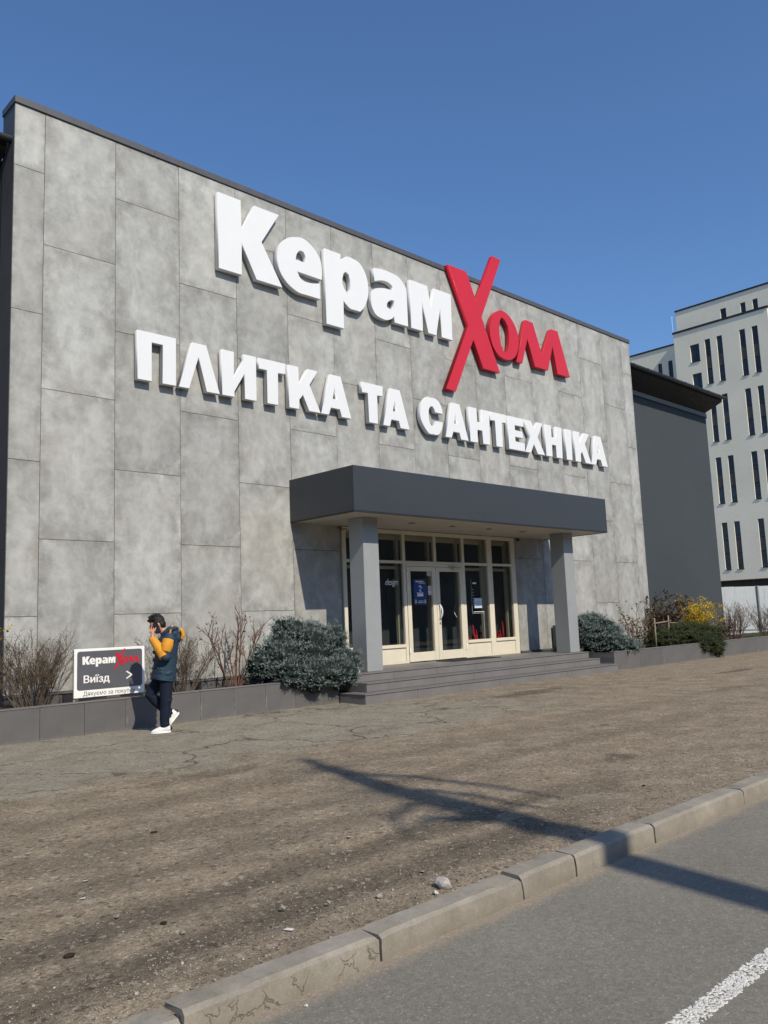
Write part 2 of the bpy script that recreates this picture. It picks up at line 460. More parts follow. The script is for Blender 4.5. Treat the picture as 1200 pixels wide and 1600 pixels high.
GLYPHS = [
  ('П',[(1.50,6.55),(2.24,6.55),(2.24,5.67),(1.97,5.68),(1.98,6.36),(1.77,6.36),(1.77,5.68),(1.50,5.68)],None),
  ('Л',[(2.57,6.54),(2.86,6.54),(3.14,5.67),(2.86,5.67),(2.70,6.28),(2.50,5.67),(2.29,5.67)],None),
  ('И',[(3.19,6.54),(3.46,6.54),(3.45,6.03),(3.68,6.43),(3.68,6.53),(3.96,6.53),(3.96,5.66),(3.69,5.66),(3.69,6.15),(3.46,5.77),(3.46,5.66),(3.19,5.67)],None),
  ('Т',[(4.02,6.53),(4.67,6.53),(4.66,6.32),(4.48,6.31),(4.47,5.65),(4.21,5.65),(4.21,6.32),(4.02,6.32)],None),
  ('К',[(4.73,6.52),(4.99,6.53),(5.00,6.18),(5.23,6.53),(5.49,6.54),(5.27,6.21),(5.54,5.67),(5.24,5.66),(5.09,5.97),(5.00,5.86),(4.99,5.66),(4.74,5.67)],None),
  ('А',[(5.82,6.53),(6.11,6.53),(6.38,5.66),(6.11,5.65),(6.06,5.82),(5.82,5.82),(5.76,5.65),(5.55,5.67)],[(5.93,6.25),(6.00,6.02),(5.88,6.02)]),
  ('Т',[(6.71,6.51),(7.34,6.52),(7.33,6.31),(7.16,6.30),(7.16,5.64),(6.89,5.63),(6.88,6.31),(6.71,6.30)],None),
  ('А',[(7.57,6.52),(7.87,6.53),(8.14,5.66),(7.85,5.64),(7.80,5.82),(7.57,5.82),(7.52,5.66),(7.31,5.65)],[(7.69,6.25),(7.76,6.02),(7.63,6.02)]),
  ('С',[(8.88,6.54),(9.06,6.54),(9.20,6.45),(9.27,6.32),(9.29,6.20),(9.03,6.20),(8.99,6.28),(8.94,6.33),(8.88,6.32),(8.82,6.25),(8.80,6.12),(8.81,5.98),(8.85,5.89),(8.91,5.85),(8.98,5.88),(9.03,5.99),(9.28,6.00),(9.25,5.86),(9.18,5.74),(9.07,5.66),(8.94,5.64),(8.79,5.67),(8.65,5.78),(8.54,5.94),(8.51,6.12),(8.55,6.31),(8.64,6.43),(8.76,6.51)],None),
  ('А',[(9.62,6.53),(9.91,6.53),(10.19,5.66),(9.91,5.65),(9.86,5.82),(9.64,5.82),(9.57,5.65),(9.35,5.64)],[(9.74,6.25),(9.81,6.02),(9.69,6.03)]),
  ('Н',[(10.27,6.53),(10.55,6.53),(10.55,6.19),(10.74,6.20),(10.75,6.53),(11.05,6.53),(11.02,5.65),(10.75,5.65),(10.73,5.99),(10.55,5.99),(10.54,5.66),(10.26,5.65)],None),
  ('Т',[(11.09,6.53),(11.72,6.54),(11.71,6.32),(11.55,6.31),(11.53,5.66),(11.27,5.65),(11.26,6.32),(11.07,6.31)],None),
  ('Е',[(11.80,6.52),(12.48,6.53),(12.46,6.32),(12.08,6.32),(12.08,6.19),(12.39,6.18),(12.42,6.01),(12.07,6.01),(12.08,5.89),(12.48,5.88),(12.46,5.65),(11.79,5.65)],None),
  ('Х',[(12.48,6.53),(12.80,6.53),(12.94,6.34),(13.09,6.53),(13.33,6.53),(13.07,6.13),(13.36,5.66),(13.03,5.65),(12.88,5.91),(12.73,5.66),(12.47,5.67),(12.74,6.11)],None),
  ('Н',[(13.44,6.54),(13.73,6.54),(13.72,6.21),(13.93,6.22),(13.94,6.54),(14.23,6.54),(14.19,5.67),(13.90,5.67),(13.90,6.00),(13.72,6.00),(13.71,5.67),(13.42,5.67)],None),
  ('І',[(14.40,6.54),(14.70,6.54),(14.67,5.66),(14.39,5.66)],None),
  ('К',[(14.85,6.55),(15.12,6.55),(15.10,6.20),(15.34,6.55),(15.62,6.55),(15.37,6.22),(15.65,5.68),(15.35,5.66),(15.19,5.97),(15.12,5.89),(15.11,5.66),(14.83,5.67)],None),
  ('А',[(15.93,6.55),(16.24,6.55),(16.53,5.68),(16.23,5.67),(16.16,5.84),(15.97,5.84),(15.89,5.66),(15.63,5.67)],[(16.08,6.27),(16.14,6.04),(16.01,6.04)]),
  ('К',[(3.15,9.64),(3.67,9.65),(3.68,9.05),(3.99,9.64),(4.59,9.64),(4.15,8.93),(4.64,8.11),(4.01,8.12),(3.68,8.76),(3.67,8.11),(3.15,8.12)],None),
  ('е',[(5.68,8.55),(5.69,8.74),(5.66,8.98),(5.53,9.16),(5.34,9.29),(5.16,9.33),(4.97,9.30),(4.79,9.21),(4.64,9.07),(4.55,8.92),(4.52,8.74),(4.54,8.57),(4.61,8.40),(4.74,8.26),(4.89,8.17),(5.07,8.11),(5.28,8.09),(5.46,8.10),(5.62,8.14),(5.62,8.46),(5.42,8.41),(5.23,8.40),(5.10,8.45),(5.03,8.56)],[(5.00,8.81),(5.01,8.89),(5.04,8.96),(5.09,9.02),(5.14,9.04),(5.20,9.03),(5.25,8.96),(5.26,8.81)]),
  ('р',[(5.78,9.28),(6.23,9.29),(6.22,9.11),(6.29,9.21),(6.42,9.29),(6.58,9.32),(6.76,9.25),(6.90,9.12),(6.99,8.93),(7.02,8.69),(6.98,8.46),(6.88,8.25),(6.75,8.12),(6.60,8.09),(6.46,8.12),(6.34,8.18),(6.27,8.24),(6.26,7.62),(5.77,7.62)],[(6.26,8.74),(6.30,8.87),(6.36,8.92),(6.44,8.88),(6.48,8.75),(6.48,8.58),(6.44,8.47),(6.38,8.46),(6.30,8.53),(6.26,8.63)]),
  ('а',[(7.21,9.25),(7.44,9.30),(7.71,9.31),(7.98,9.25),(8.15,9.12),(8.24,8.95),(8.24,8.10),(7.80,8.11),(7.79,8.25),(7.72,8.18),(7.56,8.10),(7.39,8.10),(7.22,8.16),(7.12,8.29),(7.08,8.48),(7.12,8.66),(7.22,8.76),(7.37,8.82),(7.57,8.86),(7.78,8.86),(7.77,8.97),(7.65,9.02),(7.46,9.02),(7.21,8.94)],[(7.58,8.50),(7.63,8.57),(7.71,8.62),(7.81,8.63),(7.80,8.52),(7.74,8.41),(7.66,8.39),(7.58,8.43)]),
  ('м',[(8.36,9.28),(8.95,9.29),(9.07,8.78),(9.19,9.28),(9.80,9.30),(9.78,8.12),(9.39,8.11),(9.39,8.84),(9.20,8.11),(8.92,8.11),(8.75,8.85),(8.74,8.11),(8.34,8.11)],None),
  ('Х',[(9.74,10.05),(10.44,10.06),(10.78,9.36),(11.56,10.80),(11.90,10.78),(10.96,8.98),(11.59,7.63),(10.91,7.62),(10.58,8.30),(9.81,6.84),(9.45,6.85),(10.42,8.64)],None),
  ('о',[(11.48,9.20),(11.76,9.36),(12.03,9.33),(12.27,9.18),(12.43,8.95),(12.49,8.71),(12.43,8.43),(12.28,8.19),(12.06,8.07),(11.81,8.04),(11.57,8.10),(11.39,8.25),(11.29,8.48),(11.27,8.76),(11.34,8.99)],[(11.79,9.17),(11.91,9.13),(12.03,8.99),(12.07,8.78),(12.05,8.52),(12.00,8.31),(11.90,8.23),(11.78,8.27),(11.70,8.44),(11.66,8.66),(11.67,8.88),(11.71,9.06)]),
  ('лл',[(12.85,9.35),(13.18,9.34),(13.53,8.48),(14.03,9.35),(14.36,9.36),(14.83,8.10),(14.21,8.08),(14.06,8.86),(13.77,8.11),(13.15,8.09),(12.88,8.82),(12.59,8.08),(12.32,8.07)],None),
]

# ================================================================== ground, road, kerb
def axis(segs):
    out = []
    for a, b, st in segs:
        out += list(np.arange(a, b-1e-6, st))
    out.append(segs[-1][1])
    return np.array(out)
gx = axis([(-90, -30, 10), (-30, -8, 2), (-8, 5, .05), (5, 12, .10), (12, 30, .5), (30, 130, 10)])
gy = axis([(-9.90, -9.80, .1), (-9.80, -4.5, .045), (-4.5, -1, .10), (-1, 10, 1.0), (10, 130, 10)])
X, Y = np.meshgrid(gx, gy)
fade = np.clip((Y+9.83)/.05, 0, 1)*np.clip((-1.5-Y)/.5, 0, 1)*np.clip((X+8)/1, 0, 1)*np.clip((14-X)/2, 0, 1)
def ground_h(x, y, f=1.0):
    h = .014*vnoise(x, y, 1.5, 1)+.007*vnoise(x, y, .45, 2)+.0045*vnoise(x, y, .14, 3)+.003*vnoise(x, y, .06, 4)
    tr = np.exp(-((y+8.78)/.16)**2)*.012+np.exp(-((y+9.36)/.16)**2)*.014
    return (h-tr*np.clip((1.5-x)/2, 0, 1))*f
Zg = ground_h(X, Y, fade)
nx, ny = len(gx), len(gy)
V = np.stack([X, Y, Zg], -1).reshape(-1, 3)
I = np.arange(nx*ny).reshape(ny, nx)
F = np.stack([I[:-1, :-1], I[:-1, 1:], I[1:, 1:], I[1:, :-1]], -1).reshape(-1, 4)
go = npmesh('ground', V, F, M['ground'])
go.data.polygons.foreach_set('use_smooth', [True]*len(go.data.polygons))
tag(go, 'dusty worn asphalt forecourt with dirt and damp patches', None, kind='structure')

b = MB(); b.quad((-600, -600, -.30), (600, -600, -.30), (600, 600, -.30), (-600, 600, -.30))
tag(b.build('terrain', M['terrain']), 'flat open ground reaching the horizon', None, kind='structure')
ROADZ = -.09
b = MB(); b.box(-120, 160, -18.2, -9.965, -.29, ROADZ)
road = tag(b.build('road', M['road']), 'grey asphalt road in front of the kerb', None, kind='structure')
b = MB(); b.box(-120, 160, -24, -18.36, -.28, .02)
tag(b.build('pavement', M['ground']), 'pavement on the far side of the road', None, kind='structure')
kerb2 = MB(); kerb2.box(-120, 160, -18.355, -18.205, -.27, .035)
tag(kerb2.build('far_kerb', M['kerb']), 'concrete kerb across the road', None, kind='structure')

# thermoplastic line: a band of rough lumps
def blob_line(x0, x1, y0, y1, z, per_m, seed):
    r = np.random.default_rng(seed); n = int((x1-x0)*per_m); Vs = []; Fs = []
    k = 7
    for i in range(n):
        cx = r.uniform(x0, x1); u = r.random(); cy = y0+(y1-y0)*u
        a = r.uniform(0, math.pi); L = r.uniform(.005, .013); W = r.uniform(.004, .007); h = r.uniform(.0015, .0035)
        base = len(Vs)
        for j in range(k):
            t_ = 2*math.pi*j/k; rr = r.uniform(.75, 1.2)
            dx, dy = L*rr*math.cos(t_), W*rr*math.sin(t_)
            Vs.append((cx+dx*math.cos(a)-dy*math.sin(a), cy+dx*math.sin(a)+dy*math.cos(a), z+.0008))
        for j in range(k):
            q = Vs[base+j]; Vs.append((cx+(q[0]-cx)*.75, cy+(q[1]-cy)*.75, z+h))
        Vs.append((cx, cy, z+h*1.1))
        for j in range(k):
            j2 = (j+1) % k
            Fs.append((base+j, base+j2, base+k+j2)); Fs.append((base+j, base+k+j2, base+k+j)); Fs.append((base+k+j, base+k+j2, base+2*k))
    return np.array(Vs), np.array(Fs)
Vb, Fb = blob_line(-4.2, 4.0, -11.250, -11.160, ROADZ, 1150, 3)
mk = npmesh('road_marking', Vb, Fb, M['marking'], road); mk['kind'] = 'stuff'
b = MB(); b.box(4.0, 90, -11.25, -11.16, ROADZ+.001, ROADZ+.005); b.box(-60, -4.2, -11.25, -11.16, ROADZ+.001, ROADZ+.005)
b.build('painted_line', M['marking'], road)

# kerb stones
KY0, KY1, KT, KB = -9.972, -9.822, .028, -.16
KYC = -9.9
kerb = bpy.data.objects.new('kerb', None); COL.objects.link(kerb)
tag(kerb, 'worn concrete kerb between the forecourt and the road', None, kind='structure')
def kerb_mesh(L, seed, rough=1.0):
    r = random.Random(seed)
    prof = [(KY1-.0, KB), (KY1, KT-.006), (KY1-.007, KT), (KY0+.026, KT), (KY0+.006, KT-.016), (KY0+.003, KT-.06), (KY0-.003, KB)]
    n = max(2, int(L/.05)); rings = []
    for i in range(n+1):
        x = L*i/n; e = min(i, n-i)
        ring = []
        for (y, z) in prof:
            j = .0018*rough
            ins = .005 if e == 0 else 0.0
            yy = y+r.uniform(-j, j); zz = z+r.uniform(-j, j)*(0 if z == KB else 1)
            if e == 0 and z > KB: zz -= ins*r.uniform(.4, 1.6); yy += ins*.4*(1 if y < -9.9 else -1)
            ring.append((x+(r.uniform(-.006, .006) if e == 0 else 0), yy, zz))
        rings.append(ring)
    rings = [[(x, y-KYC, z) for x, y, z in rg] for rg in rings]
    b = MB(); b.loft(rings, sm=True)
    me = b.mesh('kerb_stone')
    bm = bmesh.new(); bm.from_mesh(me); bmesh.ops.recalc_face_normals(bm, faces=bm.faces[:])
    for f in bm.faces: f.smooth = len(f.verts) == 4
    # chipped arrises
    for v in bm.verts:
        if v.co.z > KT-.02 and v.co.y < KY0-KYC+.03 and r.random() < .10:
            v.co.z -= r.uniform(.002, .009); v.co.y += r.uniform(.0, .008)
    bm.to_mesh(me); bm.free()
    me.set_sharp_from_angle(angle=math.radians(24))
    return me
jts = [-13.4, -12.4, -11.4, -10.4, -9.4, -8.4, -7.4, -6.4, -5.4, -4.39, -3.39, -2.41, -1.37, -.87, .03, 1.40, 2.4, 3.4, 4.4, 5.4, 6.4]
shared = kerb_mesh(.992, 99)
shared2 = kerb_mesh(.992, 98)
for i in range(34): jts.append(7.4+i)
for i in range(len(jts)-1):
    L = jts[i+1]-jts[i]-.010
    me = kerb_mesh(L, i) if -6 < jts[i] < 4 else (shared if i % 2 else shared2)
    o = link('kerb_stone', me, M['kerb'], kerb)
    o.location = (jts[i]+.005, KYC+random.uniform(-.006, .006), random.uniform(-.006, .005))
    o.rotation_euler = (random.uniform(-.015, .015), random.uniform(-.003, .003), random.uniform(-.006, .006))
    if jts[i] < -3.5 and jts[i] > -4.5: o.location.z -= .022; o.location.y += .012
    o.pass_index = 1 if (abs(jts[i]+3.39) < .01 or abs(jts[i]-2.4) < .01) else 0
    if abs(jts[i]+.87) < .01: o.rotation_euler.x = .03
    if abs(jts[i]+1.37) < .01: o.location.z += .008

# ================================================================== showroom building
BLD = thing('showroom_building', 'grey showroom clad in concrete-look slabs with dark hall behind', 'building', (9, 1, 0))
BLD.location = (0, 0, 0)
XS = [-.554, -.067, 1.164, 2.400, 3.634, 4.862, 6.083, 7.307, 8.439, 9.578, 10.763, 11.958, 13.172, 14.428, 15.614, 16.850, 18.061, 18.608]
ZA = [1.677, 4.077, 6.477, 8.877]
ZB = [2.863, 5.263, 7.663]
Z0, Z1 = .52, 9.935
OP = (6.10, 11.90, -1.0, 3.40)       # entrance opening
def cut(x0, x1, z0, z1):
    """rect minus the opening"""
    a0, a1, c0, c1 = OP
    if x1 <= a0 or x0 >= a1 or z1 <= c0 or z0 >= c1: return [(x0, x1, z0, z1)]
    out = []
    if x0 < a0: out.append((x0, a0, z0, z1))
    if x1 > a1: out.append((a1, x1, z0, z1))
    xx0, xx1 = max(x0, a0), min(x1, a1)
    if z1 > c1: out.append((xx0, xx1, c1, z1))
    return out
G = .0035
for i in range(len(XS)-1):
    zs = [Z0]+(ZA if i % 2 == 0 else ZB)+[Z1]
    for k in range(len(zs)-1):
        rs = [r for r in cut(XS[i]+G, XS[i+1]-G, zs[k]+G, zs[k+1]-G) if r[1]-r[0] > .03 and r[3]-r[2] > .03]
        for (x0, x1, z0, z1) in rs:
            b = MB(); b.box(0, x1-x0, 0, .03, 0, z1-z0, b=.002)
            o = b.build('wall_slab', M['panel'], BLD)
            o.location = (x0, random.uniform(-.0018, .0018), z0)
# backing wall and side returns
b = MB()
b.box(-.552, 6.10, .034, .53, .0, 9.934); b.box(11.90, 18.606, .034, .53, 0, 9.934); b.box(6.10, 11.90, .034, .53, 3.40, 9.934)
b.build('facade_wall', M['backing'], BLD)
for xa_, xc_ in ((-.546, 6.08), (11.92, 18.60)):
    MB().box(xa_, xc_, -.05, .03, 0, .487).build('plinth', M['plinth'], BLD)
    MB().box(xa_-.008, xc_+.004, -.07, .028, .488, .517).build('plinth_ledge', M['plinth'], BLD)
for (x0, x1) in ((.30, .475), (.56, 1.02), (1.25, 1.62), (2.62, 2.74)):
    b = MB(); b.box(x0, x1, -.056, -.045, .30, .47); b.build('vent', M['canopy_trim'], BLD)
caps = [-.57, 1.9, 4.35, 6.8, 9.25, 11.7, 14.15, 16.6, 18.625]
for i in range(len(caps)-1):
    b = MB(); b.box(caps[i]+.002, caps[i+1]-.002, -.028, .55, 9.937, 10.055, b=.004)
    b.build('parapet_cap', M['cap'], BLD)
# hall behind
b = MB(); b.box(-24, 26.0, 1.0, 30, 0, 8.95); b.box(-.54, 18.59, .531, 1.0, 0, 9.2)
hall = b.build('hall_wall', M['hall'], BLD)
b = MB(); b.box(-24, 26.02, .965, .999, 8.79, 8.94); b.build('wall_band', M['hall_band'], BLD)
b = MB(); b.box(-24, 26.03, .975, .999, 8.745, 8.788); b.build('band_trim', M['eave'], BLD)
for (x0, x1) in ((-24, -.575), (18.63, 25.95)):
    b = MB(); b.prism([(.998, 8.945), (.30, 9.24), (.27, 9.36), (1.1, 9.55), (1.1, 8.96)], x0, x1)
    b.build('eave', M['eave'], BLD, fix=True)
    b = MB()
    pr = [(.16+.075*math.cos(a), 9.37+.075*math.sin(a)) for a in [math.pi+math.pi*j/8 for j in range(9)]]+[(.225, 9.37), (.17, 9.385), (.085, 9.375)]
    b.prism(pr[:9]+[(.235, 9.385), (.085, 9.385)], x0, x1+.02, sm=False)
    b.build('gutter', M['gutter'], BLD, fix=True)
    n = int((x1-x0)/.9)
    for i in range(n):
        b = MB(); xx = x0+.4+i*.9
        b.box(xx, xx+.03, .083, .30, 9.386, 9.396); b.box(xx, xx+.03, .075, .082, 9.30, 9.396)
        b.build('gutter_bracket', M['gutter'], BLD)
b = MB(); b.prism([(.20, 9.40), (1.1, 9.56), (16, 11.4), (31, 9.40), (31, 9.30), (16, 11.3), (1.1, 9.553)], -24, 26.2)
b2 = MB(); b2.prism([(.25, 9.405), (1.2, 9.55), (16, 11.4), (31, 9.4), (31, 9.3), (16, 11.25), (1.2, 9.45), (.27, 9.37)], 18.64, 26.0)
b2.prism([(.25, 9.405), (1.2, 9.55), (16, 11.4), (31, 9.4), (31, 9.3), (16, 11.25), (1.2, 9.45), (.27, 9.37)], -24, -.58)
b2.build('roof', M['gutter'], BLD, fix=True)
b = MB(); b.prism([(1.2, 9.55), (16, 11.4), (31, 9.4), (31, 9.3), (16, 11.25), (1.2, 9.45)], -.579, 18.639)
b.build('roof', M['gutter'], BLD, fix=True)
b = MB(); b.prism([(1.01, 8.96), (29.9, 8.96), (29.9, 9.36), (16, 11.2), (1.21, 9.44)], 25.80, 25.99); b.build('gable', M['hall'], BLD, fix=True)

# ================================================================== canopy
CAN = thing('entrance_canopy', 'dark grey box canopy on two square columns over the entrance', 'canopy', (9.05, -.95, 0)); CAN.location = (0, 0, 0)
cx0, cx1, cy0, cz0, cz1 = 4.80, 13.30, -1.89, 3.40, 4.225
b = MB(); b.box(cx0, cx1, cy0, cy0+.03, cz0, cz1, b=.003); b.build('fascia', M['canopy'], CAN)
b = MB(); b.box(cx0, cx0+.03, cy0+.031, -.004, cz0, cz1, b=.003); b.build('fascia', M['canopy'], CAN)
b = MB(); b.box(cx1-.03, cx1, cy0+.031, -.004, cz0, cz1, b=.003); b.build('fascia', M['canopy'], CAN)
b = MB(); b.box(cx0+.031, cx1-.031, cy0+.031, -.004, 4.16, 4.20); b.build('canopy_roof', M['cap'], CAN)
b = MB()
b.box(cx0+.004, cx1-.004, cy0+.004, cy0+.045, cz0-.026, cz0-.001); b.box(cx0+.004, cx0+.045, cy0+.046, -.004, cz0-.026, cz0-.001); b.box(cx1-.045, cx1-.004, cy0+.046, -.004, cz0-.026, cz0-.001)
b.build('edge_trim', M['canopy_trim'], CAN)
ns = 18; w_ = (1.89-.05-.006)/ns
for i in range(ns):
    y0 = cy0+.048+i*w_
    b = MB(); b.box(cx0+.05, cx1-.05, y0+.004, y0+w_-.004, cz0-.016, cz0); b.build('soffit_slat', M['soffit'], CAN)
b = MB(); b.box(cx0+.05, cx1-.05, cy0+.05, -.006, cz0+.004, cz0+.02); b.build('soffit_backing', M['backing'], CAN)
for xx in (5.9, 7.15, 8.4, 9.65, 10.9, 12.2):
    for yy in (-1.05,):
        b = MB()
        bm = bmesh.new(); bmesh.ops.create_cone(bm, cap_ends=True, segments=20, radius1=.075, radius2=.06, depth=.014, matrix=Matrix.Translation((xx, yy, cz0-.0235)))
        b.bm(bm); b.build('downlight', M['metal'], CAN)
for x0 in (5.49, 12.15):
    b = MB(); b.box(x0, x0+.40, -1.34, -.94, .476, cz0-.017, b=.006); c_ = b.build('column', M['column'], CAN)
    b = MB(); b.box(x0-.012, x0+.412, -1.352, -.928, .472, .50, b=.003)
b = MB(); b.tube([(5.30, -1.30, .47), (5.30, -1.30, .55)], .028, 10); b.tube([(5.30, -1.30, .55), (5.30, -1.30, .575)], [.034, .02], 10); b.build('pipe_cap', M['white_paint'], CAN)
# cables and a small camera under the canopy
b = MB(); b.tube([(6.0, -.03, 3.36), (6.12, -.05, 3.30), (6.2, -.04, 3.33), (6.3, -.05, 3.28), (6.42, -.04, 3.35)], .008, 6); b.build('cable', M['canopy_trim'], CAN)
b = MB(); b.box(11.98, 12.06, -.10, -.04, 3.29, 3.36, b=.01); b.build('lamp_bracket', M['canopy_trim'], CAN)

# ================================================================== entrance glazing
GLZ = thing('entrance_glazing', 'cream framed shopfront glazing with double doors under the canopy', 'shopfront', (9, 0, .47)); GLZ.location = (0, 0, 0)
FY0, FY1 = -.035, .045
ZT = 3.372
def member(name, x0, x1, z0, z1, y0=FY0, y1=FY1, mat='frame', par=GLZ):
    b = MB(); b.box(x0, x1, y0, y1, z0, z1, b=.004); return b.build(name, M[mat], par)
verts_ = [(6.105, 6.205), (7.85, 7.935), (9.845, 9.925), (10.785, 10.965), (11.735, 11.895)]
for x0, x1 in verts_: member('mullion', x0, x1, .472, ZT)
member('mullion', 8.865, 8.945, 2.705, 3.285)
bays = [(6.206, 7.849), (7.936, 9.844), (9.926, 10.784), (10.966, 11.734)]
for i, (x0, x1) in enumerate(bays):
    member('head_rail', x0, x1, 3.285, ZT, FY0+.003, FY1-.003)
    member('transom', x0, x1, 2.642, 2.702, FY0+.003, FY1-.003)
    if i != 1:
        member('sill_rail', x0, x1, .815, .885, FY0-.012, FY1-.003)
        member('bottom_rail', x0, x1, .473, .53, FY0+.003, FY1-.003)
        member('kick_panel', x0, x1, .531, .814, FY0+.02, FY1-.02)
        member('pane', x0, x1, .886, 2.641, .004, .010, 'glass')
        member('pane', x0, x1, 2.703, 3.284, .004, .010, 'glass')
    else:
        member('pane', x0, 8.864, 2.703, 3.284, .004, .010, 'glass')
        member('pane', 8.946, x1, 2.703, 3.284, .004, .010, 'glass')
for x0, x1 in verts_+[(8.865, 8.945)]: member('inner_mullion', x0, x1, .48, 3.36, .17, .25, 'frame_in')
for x0, x1 in bays:
    member('inner_rail', x0, x1, 2.53, 2.60, .18, .24, 'frame_in')
    member('inner_rail', x0, x1, 3.18, 3.30, .18, .24, 'frame_in')
member('door_head', 7.936, 9.844, 2.585, 2.641, FY0-.006, FY1)
for side, (x0, x1) in enumerate(((7.945, 8.885), (8.893, 9.836))):
    D = bpy.data.objects.new('door', None); COL.objects.link(D); D.parent = GLZ
    D['label'] = 'left glazed door leaf with blue poster' if side == 0 else 'right glazed door leaf with white bow handle'
    st = .118; y0, y1 = FY0-.010, FY1-.01
    member('stile', x0, x0+st, .492, 2.578, y0, y1, par=D); member('stile', x1-st, x1, .492, 2.578, y0, y1, par=D)
    member('top_rail', x0+st, x1-st, 2.478, 2.577, y0+.002, y1, par=D); member('bottom_rail', x0+st, x1-st, .493, .69, y0+.002, y1, par=D)
    member('pane', x0+st, x1-st, .69, 2.478, .004, .010, 'glass', par=D)
    hx = x0-.012 if side == 0 else x1-.018
    for hz in (2.33, 2.06, .68):
        b = MB(); b.box(hx, hx+.03, y0-.022, y0-.001, hz, hz+.11, b=.004); b.build('hinge', M['white_paint'], D)
    # bow handles
    xx = x1-.06 if side == 0 else x0+.065
    yy = y0-.004
    if side == 1:
        b = MB(); pts = [(xx, yy-.085*math.sin(math.pi*k/12)**.7, 1.40+.33*k/12) for k in range(13)]
        b.tube(pts, .0165, 10); b.build('handle', M['white_plastic'], D)
        b = MB(); b.box(xx-.02, xx+.02, yy-.014, yy, 1.37, 1.43, b=.004); b.box(xx-.02, xx+.02, yy-.014, yy, 1.70, 1.76, b=.004); b.box(xx-.018, xx+.018, yy-.012, yy, 1.28, 1.33, b=.004); b.build('handle_mount', M['metal'], D)
        b = MB(); pts = [(x1-.15, .07+.085*math.sin(math.pi*k/12)**.7, 1.42+.32*k/12) for k in range(13)]
        b.tube(pts, .014, 8); b.build('inner_handle', M['metal'], D)
b = MB(); b.box(9.44, 9.70, FY0-.075, FY0-.012, 2.525, 2.575, b=.006); b.build('door_closer', M['frame_in'], GLZ)
b = MB(); b.tube([(9.55, FY0-.06, 2.59), (9.36, FY0-.17, 2.60), (9.30, FY0-.03, 2.605)], .009, 6); b.build('closer_arm', M['metal'], GLZ)
# vestibule behind the glass
VES = thing('entrance_vestibule', 'dim vestibule with inner cream frames behind the entrance glass', 'vestibule', (9, 1, .47)); VES.location = (0, 0, 0)
b = MB()
b.quad((5.9, .535, .44), (12.1, .535, .44), (12.1, 5, .44), (5.9, 5, .44)); b.quad((6.1, .046, .44), (11.9, .046, .44), (11.9, .535, .44), (6.1, .535, .44))
b.build('vestibule_floor', M['room_floor'], VES)
b = MB(); b.quad((5.9, 5, .44), (12.1, 5, .44), (12.1, 5, 3.6), (5.9, 5, 3.6)); b.build('back_wall', M['room_dark'], VES)
b = MB(); b.quad((5.9, .54, .44), (5.9, 5, .44), (5.9, 5, 3.6), (5.9, .54, 3.6)); b.quad((12.1, .54, .44), (12.1, 5, .44), (12.1, 5, 3.6), (12.1, .54, 3.6)); b.build('side_wall', M['room'], VES)
b = MB(); b.quad((5.9, .05, 3.395), (12.1, .05, 3.395), (12.1, 5, 3.395), (5.9, 5, 3.395)); b.build('ceiling', M['room'], VES)
for x0, x1 in ((6.3, 6.40), (7.3, 7.42), (8.15, 8.25), (9.3, 9.4), (10.1, 10.2), (11.0, 11.12), (11.8, 11.9)):
    member('inner_mullion', x0, x1, .45, 3.39, 1.45, 1.53, 'frame_in', VES)
for z0, z1 in ((.45, .75), (2.52, 2.62), (3.1, 3.39)):
    member('inner_rail', 6.3, 11.9, z0, z1, 1.46, 1.52, 'frame_in', VES)
member('inner_wall_pier', 10.25, 10.6, .45, 3.39, 1.55, 1.75, 'room', VES)
# things behind and on the glass
RED = thing('red_display', 'bright red looped display standing low behind the glass beside the doors', 'display', (10.95, .42, .45))
r_ = random.Random(5)
b = MB()
for i in range(60):
    xx = r_.uniform(-.55, .85); yy = r_.uniform(-.10, .25); hh = r_.uniform(.55, .85) if r_.random() < .5 else r_.uniform(.45, .62)
    lean = r_.uniform(-.22, .22)
    b.tube([(xx, yy, .0), (xx+lean*.5, yy, hh*.6), (xx+lean, yy+.05, hh)], [.026, .022, .012], 6)
b.build('red_strips', M['red_dis'], RED)
b = MB(); b.box(-.66, .92, -.14, .34, .003, .05, b=.008); b.build('tray', M['room_dark'], RED)

def card(name, label, cat, x0, x1, z0, z1, col, y=-.0015, bits=(), rough=.5):
    """thin printed sheet stuck on the glass"""
    T = thing(name, label, cat, (x0, y, z0))
    b = MB(); b.box(0, x1-x0, -.0015, 0, 0, z1-z0); b.build('sheet', simple(name+'_paper', col, rough, .3, .06, 8), T)
    for k, (u0, u1, v0, v1, c) in enumerate(bits):
        b = MB(); W, H = x1-x0, z1-z0
        b.box(u0*W, u1*W, -.0028, -.0016, v0*H, v1*H)
        key = 'ink%s' % (c,)
        if key not in M: M[key] = simple('print_ink', c, .5, .3, .03)
        b.build('print', M[key], T)
    return T
W_ = (.72, .74, .78); YL = (.62, .44, .12); LB = (.35, .5, .65); DK = (.05, .05, .05)
def textbars(u0, u1, v0, v1, n, c, seed):
    rr = random.Random(seed); u = u0; out = []
    while u < u1:
        w = rr.uniform(.6, 1.3)*(u1-u0)/n
        out.append((u, min(u+w*.78, u1), v0, v1, c)); u += w
    return out
pb = textbars(.18, .78, .885, .935, 7, W_, 1)+textbars(.42, .92, .825, .865, 6, YL, 2)
pb += [(.40, .60, .68, .76, LB), (.50, .66, .64, .70, LB), (.44, .52, .54, .60, W_), (.50, .58, .50, .56, W_), (.25, .75, .44, .475, W_), (.27, .73, .33, .425, W_), (.33, .37, .36, .40, DK), (.08, .20, .06, .20, YL), (.80, .93, .06, .20, YL)]
pb += textbars(.34, .72, .135, .16, 4, W_, 3)+textbars(.30, .74, .075, .10, 5, W_, 4)
